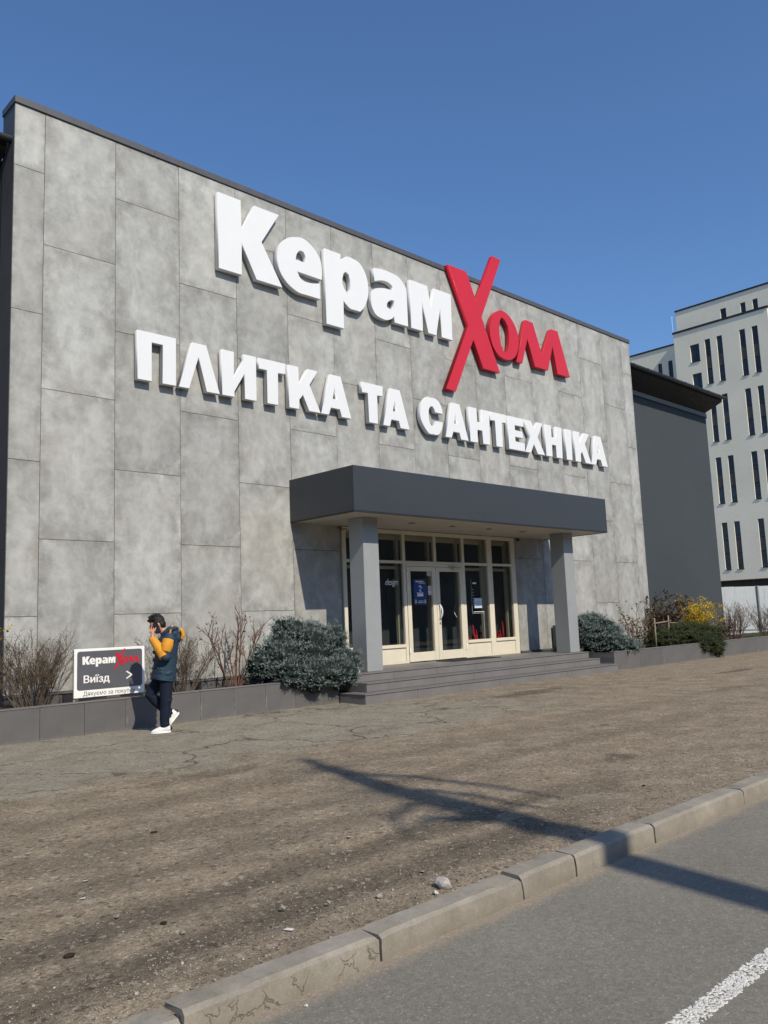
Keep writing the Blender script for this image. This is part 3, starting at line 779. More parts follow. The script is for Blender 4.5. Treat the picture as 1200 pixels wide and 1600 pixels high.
card('poster', 'deep blue printed poster on the left entrance door glass', 'poster', 8.185, 8.60, 1.73, 2.30, (.012, .055, .20), bits=pb)
card('notice', 'small grey-white notice at the top of the left door glass', 'notice', 8.64, 8.766, 2.375, 2.476, (.55, .55, .52), bits=textbars(.15, .85, .62, .75, 4, (.25, .25, .25), 5)+textbars(.15, .85, .3, .42, 4, (.25, .25, .25), 6))
ns_ = card('no_smoking_sticker', 'white no-smoking sticker on the left door glass', 'sticker', 8.655, 8.766, 1.945, 2.15, (.68, .62, .64), bits=textbars(.15, .85, .08, .16, 5, (.3, .3, .3), 7))
b = MB()
for k in range(20):
    a0 = 2*math.pi*k/20; a1 = 2*math.pi*(k+1)/20; R0, R1 = .030, .040; cx_, cz_ = .0555, .135
    b.quad((cx_+R0*math.cos(a0), -.0025, cz_+R0*math.sin(a0)), (cx_+R1*math.cos(a0), -.0025, cz_+R1*math.sin(a0)), (cx_+R1*math.cos(a1), -.0025, cz_+R1*math.sin(a1)), (cx_+R0*math.cos(a1), -.0025, cz_+R0*math.sin(a1)))
d_ = .028; b.quad((cx_-d_, -.0025, cz_+d_+.006), (cx_-d_-.005, -.0025, cz_+d_), (cx_+d_, -.0025, cz_-d_-.004), (cx_+d_+.005, -.0025, cz_-d_+.002))
b.build('ring', simple('sticker_red', (.25, .08, .09), .5), ns_)
card('opening_hours_sheet', 'pale blue paper sheet taped to the glass right of the doors', 'paper sheet', 10.25, 10.53, 1.625, 1.86, (.50, .60, .72), bits=textbars(.25, .8, .62, .67, 4, (.1, .14, .25), 8)+textbars(.12, .9, .40, .46, 6, (.1, .14, .25), 9)+textbars(.2, .85, .22, .27, 5, (.1, .14, .25), 10))
hrs = thing('glass_decal', 'thin white outlined hours decal on the glass behind the pale sheet', 'decal', (10.16, -.0016, 1.50))
b = MB()
for (u0, u1, v0, v1) in ((0, .004, 0, .82), (0, .46, 0, .004), (.06, .19, .70, .735), (.05, .44, .03, .042)): b.box(u0, u1, -.001, 0, v0, v1)
for k in range(6): b.box(.045, .075, -.001, 0, .21+.07*k, .225+.07*k)
b.build('decal_print', M['white_paint'], hrs)
mat_ = tag(MB().box(8.55, 10.15, -.80, -.25, .4745, .492, b=.004).build('door_mat', M['mat_black']), 'black ribbed mat lying in front of the double doors', 'door mat')

# ================================================================== steps
STP = thing('entrance_steps', 'three wide grey tiled steps leading up to the doors', 'steps', (9, -1.5, 0)); STP.location = (0, 0, 0)
b = MB(); b.box(5.03, 12.60, -1.50, -.051, -.05, .455); b.box(5.03, 12.60, -1.80, -1.501, -.05, .30); b.box(4.72, 12.88, -2.10, -1.801, -.05, .145)
b.box(4.72, 5.029, -1.80, -.06, -.05, .145); b.box(12.601, 12.88, -1.80, -.06, -.05, .145); b.box(6.08, 11.92, -.05, .045, -.05, .455)
b.build('step_core', M['plinth'], STP)
def tiles(x0, x1, y0, y1, z0, z1, w, off=0.0, par=STP, mat='step', name='step_tile', ax='x'):
    a = x0 if ax == 'x' else y0; e = x1 if ax == 'x' else y1
    c = a; first = True
    while c < e-1e-4:
        n_ = min(c+(off if first and off else w), e); first = False
        b = MB()
        if ax == 'x': b.box(0, n_-c-.004, 0, y1-y0, 0, z1-z0, b=.0025)
        else: b.box(0, x1-x0, 0, n_-c-.004, 0, z1-z0, b=.0025)
        o = b.build(name, M[mat], par); o.location = (c+.002, y0, z0) if ax == 'x' else (x0, c+.002, z0)
        c = n_
# risers (front), noses/treads
tiles(5.0, 12.63, -1.53, -1.502, .322, .452, 1.2, .98); tiles(5.0, 12.63, -1.545, -.062, .455, .474, 1.2, .98)
tiles(5.0, 12.63, -1.83, -1.802, .167, .297, 1.2, .55); tiles(5.0, 12.63, -1.845, -1.532, .301, .320, 1.2, .55)
tiles(4.69, 12.91, -2.13, -2.102, -.03, .142, 1.2, 1.29); tiles(4.675, 12.925, -2.145, -1.832, .146, .165, 1.2, 1.29)
for xs_ in (4.69, 12.882):
    tiles(xs_, xs_+.028, -2.10, -1.46, -.03, .142, .6, ax='y')
for xs_ in (5.0, 12.602):
    tiles(xs_, xs_+.028, -1.80, -1.05, .167, .297, .6, ax='y'); tiles(xs_, xs_+.028, -1.50, -.5, .322, .452, .6, ax='y')
tiles(4.68, 4.998, -1.83, -1.45, .146, .164, .32); tiles(12.632, 12.92, -1.83, -1.1, .146, .164, .32)

# ================================================================== planters
PLL = thing('long_planter', 'low grey tiled planter wall running under the slab wall left of the steps', 'planter', (0, -1.45, 0)); PLL.location = (0, 0, 0)
b = MB(); b.box(-9, 4.66, -1.428, -1.32, -.05, .43); b.build('planter_core', M['plinth'], PLL)
tiles(-9.16, 4.66, -1.45, -1.43, -.03, .432, .613, par=PLL, mat='planter', name='planter_tile')
tiles(-9.16, 4.66, -1.458, -1.30, .434, .449, 1.226, par=PLL, mat='coping', name='coping_tile')
tiles(4.662, 4.682, -1.45, -.07, -.03, .432, .6, par=PLL, mat='planter', name='planter_tile', ax='y')
def soil(name, x0, x1, y0, y1, z, par, seed):
    xs = np.arange(x0, x1+.01, .12); ys = np.linspace(y0, y1, 14)
    A, B_ = np.meshgrid(xs, ys); Zs = z+.03*vnoise(A, B_, .5, seed)+.015*vnoise(A, B_, .15, seed+1)
    I = np.arange(A.size).reshape(A.shape)
    return npmesh(name, np.stack([A, B_, Zs], -1).reshape(-1, 3), np.stack([I[:-1, :-1], I[:-1, 1:], I[1:, 1:], I[1:, :-1]], -1).reshape(-1, 4), M['soil'], par)
soil('soil', -9, 4.70, -1.32, -.04, .37, PLL, 20)
PLR = thing('right_planter', 'low grey tiled planter wall right of the steps full of shrubs', 'planter', (20, -2.05, 0)); PLR.location = (0, 0, 0)
b = MB(); b.box(12.95, 34, -2.03, -1.93, -.05, .435); b.build('planter_core', M['plinth'], PLR)
tiles(12.93, 34, -2.05, -2.032, -.03, .437, 1.2, par=PLR, mat='planter', name='planter_tile')
tiles(12.93, 34, -2.058, -1.91, .439, .453, 1.2, par=PLR, mat='coping', name='coping_tile')
tiles(12.912, 12.93, -2.05, -.07, -.03, .432, .6, par=PLR, mat='planter', name='planter_tile', ax='y')
soil('soil', 12.95, 34, -1.93, .9, .39, PLR, 30)
# little utility box against the slab wall
UB = thing('utility_box', 'small dark grey utility box against the slab wall behind the right column', 'utility box', (13.30, -.12, .38))
MB().box(0, .16, -.04, .06, 0, .74, b=.008).build('case', M['cap'], UB)
MB().box(.015, .145, -.046, -.041, .06, .68, b=.002).build('cover', M['backing'], UB)

# ================================================================== raised wall letters
SNAP = [6.535, 5.662, 9.642, 8.112, 9.288]
def snapz(z, red):
    if red: return z
    for s_ in SNAP:
        if abs(z-s_) < .035: return s_
    return z
def smooth(poly, red=False):
    P = [Vector((x, snapz(z, red))) for x, z in poly]
    n = len(P); corner = []
    for i in range(n):
        a = (P[i]-P[i-1]); c = (P[(i+1) % n]-P[i])
        corner.append(a.angle(c) > math.radians(46) if a.length > 1e-6 and c.length > 1e-6 else True)
    if n < 14: return P
    out = []
    for i in range(n):
        p1, p2 = P[i], P[(i+1) % n]
        out.append(p1)
        if corner[i] and corner[(i+1) % n]: continue
        if (p2-p1).length > .45: continue
        p0 = p1*2-p2 if corner[i] else P[i-1]
        p3 = p2*2-p1 if corner[(i+1) % n] else P[(i+2) % n]
        for t_ in (.25, .5, .75):
            out.append(.5*((2*p1)+(p2-p0)*t_+(2*p0-5*p1+4*p2-p3)*t_**2+(-p0+3*p1-3*p2+p3)*t_**3))
    return out
def solid(name, polys, depth, bev=.004):
    """flat outline with holes -> extruded mesh, front towards -y, local origin at x=0,z=0"""
    cu = bpy.data.curves.new(name, 'CURVE'); cu.dimensions = '2D'; cu.fill_mode = 'BOTH'
    cu.extrude = depth/2-bev; cu.bevel_depth = bev; cu.bevel_resolution = 0; cu.offset = -bev
    for pl in polys:
        sp = cu.splines.new('POLY'); sp.points.add(len(pl)-1); sp.use_cyclic_u = True
        for q, p in zip(sp.points, pl): q.co = (p[0], p[1], 0, 1)
    return curve_mesh(cu)
def curve_mesh(cu):
    ob = bpy.data.objects.new('tmp', cu); COL.objects.link(ob)
    bpy.context.view_layer.update()
    me = bpy.data.meshes.new_from_object(ob.evaluated_get(bpy.context.evaluated_depsgraph_get()))
    bpy.data.objects.remove(ob); bpy.data.curves.remove(cu)
    return me
def upright(me):
    me.transform(Matrix.Rotation(math.pi/2, 4, 'X')); me.update(); return me
LNAMES = ['white gate-shaped letter П beginning the lower lettering', 'white wedge-shaped letter Л next to the gate-shaped letter', 'white mirrored N letter И of the lower lettering', 'white letter Т between the mirrored N and a К',
 'white letter К in the first lower word touching its final А', 'white letter А ending the first lower word above the canopy left corner', 'white letter Т starting the two-letter word', 'white letter А ending the two-letter word', 'rounded white letter С starting the long lower word',
 'white letter А right after the round С', 'white letter like Latin H in the first half of САНТЕХНІКА', 'white letter Т with wide top bar inside САНТЕХНІКА', 'white three-armed letter Е inside САНТЕХНІКА', 'white crossed letter Х of the lower lettering',
 'white letter like Latin H standing before the single bar letter', 'narrow white single bar letter І', 'white letter К second from the end of the long lower word', 'last white letter А above the right end of the canopy',
 'biggest white capital К starting the upper wall name', 'large rounded white lowercase е after the big К', 'large white lowercase р with its stem hanging lowest of the upper name', 'large white lowercase а beside the letter м', 'large white lowercase м beside the red cross letter',
 'huge red slanting letter Х rising above the parapet', 'red oval letter о beside the huge red Х', 'red pair of joined letters лл ending the upper name']
GSAVE = []
for k, (ch, out, hole) in enumerate(GLYPHS):
    red = k >= 23
    polys = [smooth(out, red)]+([smooth(hole, True)] if hole else [])
    GSAVE.append((red, polys))
    x0 = min(p[0] for p in polys[0]); z0 = min(p[1] for p in polys[0])
    dep = .125 if k >= 18 else .115
    me = upright(solid('letter', [[(p[0]-x0, p[1]-z0) for p in pl] for pl in polys], dep))
    o = link('wall_letter', me, M['red_plastic' if red else 'white_plastic'])
    o.location = (x0, -.145-(.004 if red else 0)+dep/2-random.uniform(0, .002), z0)
    tag(o, LNAMES[k], 'letter', 'raised letters on the slab wall')
    # stand-off pins to the wall
    cxm = sum(p[0] for p in polys[0])/len(polys[0])-x0

# ================================================================== exit sign board
SB = thing('exit_sign_board', 'white framed grey exit board with logo standing in the planter', 'sign', (-.09, -1.385, .44))
bx = lambda *a, **k: MB().box(*a, **k)
bx(0, 1.065, 0, .025, .06, .735, b=.004).build('board', M['white_paint'], SB)
M['board_grey'] = simple('board_grey', (.095, .098, .112), .4, .4, .04)
def rrect(x0, x1, z0, z1, r, n=6):
    out = []
    for cx_, cz_, a0 in ((x1-r, z1-r, 0), (x0+r, z1-r, 90), (x0+r, z0+r, 180), (x1-r, z0+r, 270)):
        out += [(cx_+r*math.cos(math.radians(a0+90*k/n)), cz_+r*math.sin(math.radians(a0+90*k/n))) for k in range(n+1)]
    return out
me = upright(solid('p', [rrect(.042, 1.022, .165, .700, .035)], .004, .0005)); o = link('grey_field', me, M['board_grey'], SB); o.location.y = -.003
for xx in (.004, 1.036):
    bx(xx, xx+.025, .026, .05, 0, .70).build('leg', simple('rusty_leg', (.25, .19, .14), .8, .3, .3, 20), SB)
# the name again, scaled down from the wall letters
X0, XW = 3.145, 14.83
sc = .075
for red, polys in GSAVE[18:]:
    me = upright(solid('n', [[((p[0]-3.145)*(.0735 if not red else .0735)+.115, (p[1]-8.11)*.0735+.515) for p in pl] for pl in polys], .003, .0003))
    o = link('lettering', me, M['red_plastic' if red else 'white_paint'], SB); o.location.y = -.0065
def text(body, x, z, size, mat, par, y, bold=0.0, width=None, shear=0.0, name='lettering', sp=1.0):
    cu = bpy.data.curves.new('t', 'FONT'); cu.body = body; cu.size = size; cu.extrude = .001; cu.offset = bold; cu.shear = shear; cu.space_character = sp
    me = upright(curve_mesh(cu))
    if width:
        w0 = max(v.co.x for v in me.vertices)
        for v in me.vertices: v.co.x *= width/w0
    o = link(name, me, M[mat], par); o.location = (x, y, z); return o
M['ink_grey'] = simple('ink_grey', (.10, .10, .10), .6)
text('Виїзд', .125, .262, .142, 'white_paint', SB, -.0065, 0, .39)
text('Виїзд', .1285, .2635, .142, 'white_paint', SB, -.0068, 0, .39)
text('Виїзд', .1215, .2605, .142, 'white_paint', SB, -.0062, 0, .39)
text('Дякуємо за покупку', .13, .085, .080, 'ink_grey', SB, -.0015, 0, .78)
me = upright(solid('a', [[(0, .105), (.018, .115), (.100, .062), (.100, .05), (.018, .0), (0, .010), (.074, .056)]], .003, .0003)); o = link('arrow', me, M['white_paint'], SB); o.location = (.765, -.0065, .275)
# script sticker on the left pane
SD = thing('script_sticker', 'white cursive lettering sticker on the glass left of the doors', 'sticker', (7.30, -.0025, 2.17))
text('design', 0, 0, .19, 'white_paint', SD, 0, .0, .40, .45)

# ================================================================== office block far behind
OFF = thing('office_block', 'pale stuccoed office block with tall paired slit windows far behind the hall', 'building', (72, 19, 0)); OFF.location = (0, 0, 0)
def wall_x(name, Xp, y0, y1, z0, z1, holes, mat, par):
    """wall in the plane x=Xp facing -x with rectangular holes (ya,yb,za,zb)"""
    ys = sorted(set([y0, y1]+[v for h in holes for v in h[:2]])); zs = sorted(set([z0, z1]+[v for h in holes for v in h[2:]]))
    ys = [v for v in ys if y0 <= v <= y1]; zs = [v for v in zs if z0 <= v <= z1]
    b = MB()
    for i in range(len(ys)-1):
        for k in range(len(zs)-1):
            cy, cz = (ys[i]+ys[i+1])/2, (zs[k]+zs[k+1])/2
            if any(h[0] < cy < h[1] and h[2] < cz < h[3] for h in holes): continue
            b.quad((Xp, ys[i+1], zs[k]), (Xp, ys[i], zs[k]), (Xp, ys[i], zs[k+1]), (Xp, ys[i+1], zs[k+1]))
    return b.build(name, mat, par)
def window_x(Xp, ya, yb, za, zb, splits, par, dep=.2):
    """recessed window: reveal + panes; splits = [(z0,z1,'glass'|'spandrel')]"""
    b = MB(); d = Xp+dep
    b.quad((Xp, ya, za), (d, ya, za), (d, ya, zb), (Xp, ya, zb)); b.quad((d, yb, za), (Xp, yb, za), (Xp, yb, zb), (d, yb, zb))
    b.quad((Xp, ya, zb), (d, ya, zb), (d, yb, zb), (Xp, yb, zb)); b.quad((d, ya, za), (Xp, ya, za), (Xp, yb, za), (d, yb, za))
    w = b.build('window', M['bg_wall'], par)
    for (z0, z1, kd) in splits:
        f = .05
        b = MB()
        if kd == 'glass':
            b.box(d-.05, d-.01, ya+.003, ya+f, z0, z1); b.box(d-.05, d-.01, yb-f, yb-.003, z0, z1); b.box(d-.05, d-.01, ya+f, yb-f, z0, z0+f); b.box(d-.05, d-.01, ya+f, yb-f, z1-f, z1)
            if yb-ya > .8: b.box(d-.05, d-.01, ya+(yb-ya)*.38, ya+(yb-ya)*.38+f, z0+f, z1-f)
            else: b.box(d-.05, d-.01, ya+f, yb-f, z0+.42, z0+.42+f)
            b.build('sash', M['bg_dark'], w)
            MB().box(d-.03, d-.02, ya+f, yb-f, z0+f, z1-f).build('pane', M['bg_glass'], w)
        else:
            MB().box(d-.10, d-.01, ya+.003, yb-.003, z0+.02, z1-.02).build('spandrel', M['bg_spandrel'], w)
    MB().box(Xp-.06, d-.06, ya-.03, yb+.03, za-.05, za-.004).build('sill', M['bg_dark'], w)
XB = 72.0
cols = [(20.35, 20.90), (19.17, 19.72), (16.97, 17.52), (15.80, 16.35)]
tops = [27.40, 21.65, 15.66, 9.38]
wins = []
for (ya, yb) in cols:
    for zt in tops:
        zb = zt-4.45
        wins.append((ya, yb, zb, zt, [(zt-1.70, zt, 'glass'), (zt-2.92, zt-1.70, 'spandrel'), (zb, zt-2.92, 'glass')]))
for zt in (27.21, 24.27, 21.6, 18.6, 15.56, 12.62, 9.30, 6.42):
    wins.append((21.47, 22.40, zt-1.52 if zt < 20 else zt-1.75, zt, [(zt-1.52 if zt < 20 else zt-1.75, zt, 'glass')]))
wall_x('block_wall', XB, 14.77, 24.0, 3.94, 28.78, [w[:4] for w in wins], M['bg_wall'], OFF)
for w in wins: window_x(XB, *w[:4], w[4], OFF)
b = MB(); b.quad((XB, 14.77, 3.94), (92, 14.77, 3.94), (92, 14.77, 28.78), (XB, 14.77, 28.78)); b.quad((92, 24, 3.94), (XB, 24, 3.94), (XB, 24, 28.78), (92, 24, 28.78))
b.quad((XB, 14.77, 3.94), (XB, 24, 3.94), (92, 24, 3.94), (92, 14.77, 3.94)); b.quad((92, 14.77, 3.94), (92, 24, 3.94), (92, 24, 28.78), (92, 14.77, 28.78)); b.quad((XB, 14.77, 28.7), (92, 14.77, 28.7), (92, 24, 28.7), (XB, 24, 28.7))
b.build('side_wall', M['bg_wall'], OFF)
MB().box(XB-.08, XB+.35, 14.70, 24.07, 28.785, 28.98).build('parapet_cap', M['bg_dark'], OFF)
MB().box(XB+1.0, 91, 15.4, 30, 0, 3.93).build('ground_floor', M['bg_dark'], OFF)
for k in range(6): MB().box(XB+.95, XB+.99, 15.6+k*1.55, 15.66+k*1.55, 0, 3.92).build('glazing_bar', M['bg_spandrel'], OFF)
# upper storey, set back
XU = 72.6; su = (XU+5.04)/77.04
uh = lambda v: CZ+(v-CZ)*su
uy = lambda v: CY+(v-CY)*su
uw = [(uy(a), uy(c), 29.0, uh(29.95)) for a, c in ((18.54, 19.10), (16.69, 17.17), (15.55, 16.03))]
wall_x('upper_wall', XU, 13.5, uy(23.57), 28.6, uh(30.98), uw, M['bg_wall'], OFF)
for w in uw: window_x(XU, *w, [(w[2], w[3], 'glass')], OFF)
b = MB(); b.quad((91, uy(23.57), 28.6), (XU, uy(23.57), 28.6), (XU, uy(23.57), uh(30.98)), (91, uy(23.57), uh(30.98))); b.quad((XU, 13.5, 28.99), (91, 13.5, 28.99), (91, 13.5, uh(30.98)), (XU, 13.5, uh(30.98))); b.quad((XU, 13.5, uh(30.9)), (91, 13.5, uh(30.9)), (91, uy(23.57), uh(30.9)), (XU, uy(23.57), uh(30.9))); b.quad((XU, 13.5, 28.995), (91, 13.5, 28.995), (91, 14.7, 28.995), (XU, 14.7, 28.995))
b.build('upper_side_wall', M['bg_wall'], OFF)
MB().box(XU-.08, XU+.4, 13.4, uy(23.57)+.07, uh(30.985), uh(31.13)).build('parapet_cap', M['bg_dark'], OFF)
b = MB(); b.box(XU+.8, XU+1.6, uy(18.3), uy(19.3), uh(31.0), uh(31.32), b=.1); b.box(XU+.7, XU+1.7, uy(18.0), uy(18.7), uh(31.15), uh(31.42), b=.1); b.build('roof_vent', M['bg_dark'], OFF)
# lower wing behind on the left
XW_ = 76.0; sw = (XW_+5.04)/77.04
vy = lambda v: CY+(v-CY)*sw
vz = lambda v: CZ+(v-CZ)*sw
ww = [(vy(25.46), vy(25.90), vz(23.9), vz(26.2)), (vy(24.32), vy(24.80), vz(23.9), vz(26.25))]
for k in range(1, 4): ww += [(h[0], h[1], h[2]-6*k, h[3]-6*k) for h in ww[:2]]
wall_x('wing_wall', XW_, 24.0, 46, 0, vz(27.70), ww, M['bg_wall'], OFF)
for w in ww: window_x(XW_, *w, [(w[2], w[3], 'glass')], OFF)
b = MB(); b.quad((92, 46, 0), (XW_, 46, 0), (XW_, 46, vz(27.7)), (92, 46, vz(27.7))); b.quad((XW_, 24.01, vz(27.65)), (92, 24.01, vz(27.65)), (92, 46, vz(27.65)), (XW_, 46, vz(27.65))); b.build('wing_side', M['bg_wall'], OFF)
MB().box(XW_-.08, XW_+.3, 24.08, 46.05, vz(27.705), vz(27.86)).build('parapet_cap', M['bg_dark'], OFF)
b = MB(); b.tube([(78, vy(24.9), vz(27.6)), (78, vy(24.9), vz(27.6)+3.9)], .014, 6); bm = bmesh.new(); bmesh.ops.create_icosphere(bm, subdivisions=1, radius=.08, matrix=Matrix.Translation((78, vy(24.9), vz(27.6)+3.9))); b.bm(bm); b.build('roof_mast', M['white_paint'], OFF)

# ================================================================== pale sheet fence
FN = thing('sheet_fence', 'tall pale ribbed metal sheet fence beyond the dark hall corner', 'fence', (32.6, 1.8, 0), rotz=math.radians(67.4))
def rib_sheet(L, z0, z1):
    b = MB(); y = 0; pts = []
    pitch = .075
    n = int(L/pitch)
    for i in range(n):
        a = i*L/n; p = L/n
        pts += [(0, a), (0, a+p*.35), (-.004, a+p*.5), (-.004, a+p*.85)]
    pts.append((0, L))
    for (x0, a0), (x1, a1) in zip(pts, pts[1:]): b.quad((x0, a1, z0), (x0 if x0 == x1 else x1, a1, z0), (x1, a1, z1), (x0, a0, z1)) if False else b.quad((x1, a1, z0), (x0, a0, z0), (x0, a0, z1), (x1, a1, z1))
    for (x0, a0), (x1, a1) in zip(pts, pts[1:]): b.quad((x0+.012, a0, z0), (x1+.012, a1, z0), (x1+.012, a1, z1), (x0+.012, a0, z1))
    return b.mesh('fence_panel')
me = rib_sheet(.555, .05, 2.29)
for k in range(20):
    o = link('fence_panel', me, M['fence'], FN); o.location = (random.uniform(-.004, .004), -6.4+k*.56, random.uniform(-.006, .006))
for yy in (-6.0, -3.75, -1.5, .75, 3.0):
    MB().box(-.10, -.035, yy-.035, yy+.035, 0, 2.31).build('post', M['fence_post'], FN)
MB().box(-.032, -.022, -6.4, 4.7, .4, .45).build('rail', M['fence_post'], FN)
MB().box(.022, .05, -6.4, 4.7, 1.8, 1.86).build('rail', M['fence_post'], FN)

# ================================================================== plants
def polyline(p, d, L, n, wob, r, droop=0.0):
    pts = [Vector(p)]; d = Vector(d).normalized()
    for i in range(n):
        d = (d+Vector((r.uniform(-wob, wob), r.uniform(-wob, wob), r.uniform(-wob, wob)-droop))).normalized()
        pts.append(pts[-1]+d*(L/n))
    return pts, d
def twig_bush(name, label, loc, H, spread, nstem, seed, mat, depth=2, rad=.006, nsub=5, buds=0, budmat=None, group=None, base=.12, up_=1.0, squash=.7, budsize=.012, minl=.55):
    r = random.Random(seed)
    T = thing(name, label, 'shrub', loc, group)
    b = MB(); tips = []
    def grow(p, d, L, rr, dep):
        pts, dd = polyline(p, d, L, 5, .12, r)
        b.tube(pts, [rr*(1-.13*i) for i in range(len(pts))], 4 if rr > .004 else 3, cap=False)
        tips.append(pts[-1])
        for q in pts[2:]: tips.append(q)
        if dep > 0:
            for _ in range(nsub):
                k = r.uniform(.25, .95); i = int(k*5); q = pts[i].lerp(pts[min(i+1, 5)], k*5-i)
                dn = (dd+Vector((r.uniform(-.9, .9), r.uniform(-.9, .9), r.uniform(-.2, .7)))).normalized()
                grow(q, dn, L*r.uniform(.22, .45), rr*.55, dep-1)
    for i in range(nstem):
        a = r.uniform(0, 2*math.pi); s_ = r.uniform(.1, 1)**.6
        p = (base*s_*math.cos(a), base*s_*math.sin(a)*squash, -.03)
        d = (spread*s_*math.cos(a)+r.uniform(-.1, .1), squash*spread*s_*math.sin(a), up_)
        grow(p, d, H*r.uniform(minl, 1.0), rad*r.uniform(.7, 1.2), depth)
    b.build('stems', mat, T)
    if buds:
        Vs, Fs = leaf_cloud([tips[r.randrange(len(tips))] for _ in range(buds)], budsize, seed)
        npmesh('leaves', Vs, Fs, budmat, T)
    return T
def leaf_cloud(pts, size, seed, jit=.02):
    r = np.random.default_rng(seed); n = len(pts)
    P = np.array([tuple(p) for p in pts])+r.normal(0, jit, (n, 3))
    d = r.normal(size=(n, 3)); d /= np.linalg.norm(d, axis=1)[:, None]
    e = np.cross(d, r.normal(size=(n, 3))); e /= np.linalg.norm(e, axis=1)[:, None]
    s = (size*r.uniform(.6, 1.4, n))[:, None]
    nrm = np.cross(d, e)
    a = P-d*s*.1; b = P+d*s*.5+e*s*.42; c = P+d*s*1.3+nrm*s*.15; f = P+d*s*.5-e*s*.42
    V = np.stack([a, b, c, f], 1).reshape(-1, 3); F = np.arange(4*n).reshape(n, 4)
    return V, F
def lump(q, ph):
    x, y, z = q[..., 0], q[..., 1], q[..., 2]
    return (np.sin(5.3*x+1+ph)*np.sin(4.7*y+2+ph*1.7)*np.sin(6.1*z+.5)+.55*np.sin(10.5*x+ph)*np.sin(11.7*y+1)*np.sin(9.6*z+2+ph)+.45*np.sin(13*z+3.5*x+2.5*y+ph))
def conifer(name, label, loc, lobes, nspr, seed, mat, L, needle, nn, width, upb=.5, droop=0.0, coremat=None, amp=.22, cat='shrub', leaders=0):
    """lobes: (x,y,z,rx,ry,rz). needle shoots stand on a lumpy surface, with the dark inner mass close below"""
    r = np.random.default_rng(seed)
    T = thing(name, label, cat, loc)
    area = np.array([l[3]*l[4]+l[4]*l[5]+l[3]*l[5] for l in lobes]); pr = area/area.sum()
    B, D, TN = [], [], []
    for li, (l, k) in enumerate(zip(lobes, (pr*nspr).astype(int))):
        c = np.array(l[:3]); R = np.array(l[3:])
        q = r.normal(size=(k, 3)); q /= np.linalg.norm(q, axis=1)[:, None]
        f = lump(q, li*1.3)
        keep = (q[:, 2] > -.75) & (r.random(k) < np.clip(.75+.5*f, .25, 1))
        q, f = q[keep], f[keep]
        rad = (.90+amp*f+r.normal(0, .035, len(q)))[:, None]
        B.append(c+q*R*rad); D.append(q*R/R.max()+np.array([0, 0, upb-droop])+r.normal(0, .33, q.shape)); TN.append(np.clip(.80+.28*f+r.normal(0, .20, len(q)), .35, 1.5))  # pad shading put into the tone: hollows darker, plus random variation
    B = np.concatenate(B); D = np.concatenate(D); TN = np.concatenate(TN)
    if leaders:
        top = np.where(D[:, 2]/np.linalg.norm(D, axis=1) > .45)[0]; pick = r.choice(top, leaders)
        for i in pick:                                   # young leading shoots standing proud of the mass
            d0 = D[i]/np.linalg.norm(D[i]); d0 = d0*.6+np.array([r.normal(0, .25), r.normal(0, .25), .75]); d0 /= np.linalg.norm(d0)
            m_ = 7; h_ = r.uniform(.07, .16)
            B = np.concatenate([B, B[i]+d0*np.linspace(.02, h_, m_)[:, None]]); D = np.concatenate([D, d0*.9+r.normal(0, .45, (m_, 3))]); TN = np.concatenate([TN, np.full(m_, 1.1)])
    n = len(B); D /= np.linalg.norm(D, axis=1)[:, None]
    Ls = L*r.uniform(.6, 1.4, n)
    t = np.linspace(.0, 1, nn)[None, :].repeat(n, 0)+r.uniform(-.03, .03, (n, nn))
    P = B[:, None, :]+D[:, None, :]*(t*Ls[:, None])[..., None]
    rv = r.normal(size=(n, nn, 3)); rv -= (rv*D[:, None, :]).sum(-1, keepdims=True)*D[:, None, :]
    rv /= np.linalg.norm(rv, axis=-1, keepdims=True)
    nd = D[:, None, :]*.8+rv*.8; nd /= np.linalg.norm(nd, axis=-1, keepdims=True)
    sd = np.cross(nd, D[:, None, :]); sd /= (np.linalg.norm(sd, axis=-1, keepdims=True)+1e-9)
    ln = needle*r.uniform(.7, 1.25, (n, nn))[..., None]
    V = np.stack([P-sd*width, P+sd*width, P+nd*ln], 2).reshape(-1, 3); F = np.arange(V.shape[0]).reshape(-1, 3)
    o = npmesh('needles', V, F, mat, T)
    at = o.data.attributes.new('tone', 'FLOAT', 'POINT')
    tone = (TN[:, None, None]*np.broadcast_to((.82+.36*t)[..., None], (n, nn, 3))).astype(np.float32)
    at.data.foreach_set('value', np.ascontiguousarray(tone).ravel())
    b = MB()
    for li, l in enumerate(lobes):
        bm = bmesh.new(); bmesh.ops.create_icosphere(bm, subdivisions=4, radius=1)
        for v in bm.verts:
            k = .84+amp*float(lump(np.array(tuple(v.co)), li*1.3))
            v.co = Vector((l[0]+v.co.x*l[3]*k, l[1]+v.co.y*l[4]*k, l[2]+v.co.z*l[5]*k))
        for f in bm.faces: f.smooth = True
        b.bm(bm)
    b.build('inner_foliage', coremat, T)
    b = MB()
    for l in lobes: b.tube([(0, 0, -.05), (l[0]*.5, l[1]*.5, l[2]*.3), (l[0], l[1], l[2])], [.03, .022, .012], 6)
    b.build('branches', M['bark'], T)
    return T
def needles_mat(name, col, tip):
    t = NT(name)
    tn = t.n('ShaderNodeAttribute', attribute_name='tone').outputs['Fac']
    r = t.n('ShaderNodeNewGeometry').outputs['Random Per Island']
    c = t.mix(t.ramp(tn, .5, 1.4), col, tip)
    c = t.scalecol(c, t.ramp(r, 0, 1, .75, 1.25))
    return t.done(c, .6, .3)
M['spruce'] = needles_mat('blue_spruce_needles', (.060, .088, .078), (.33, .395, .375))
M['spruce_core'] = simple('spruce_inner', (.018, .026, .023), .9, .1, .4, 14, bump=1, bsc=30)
M['juniper'] = needles_mat('juniper_needles', (.022, .034, .014), (.095, .118, .036))
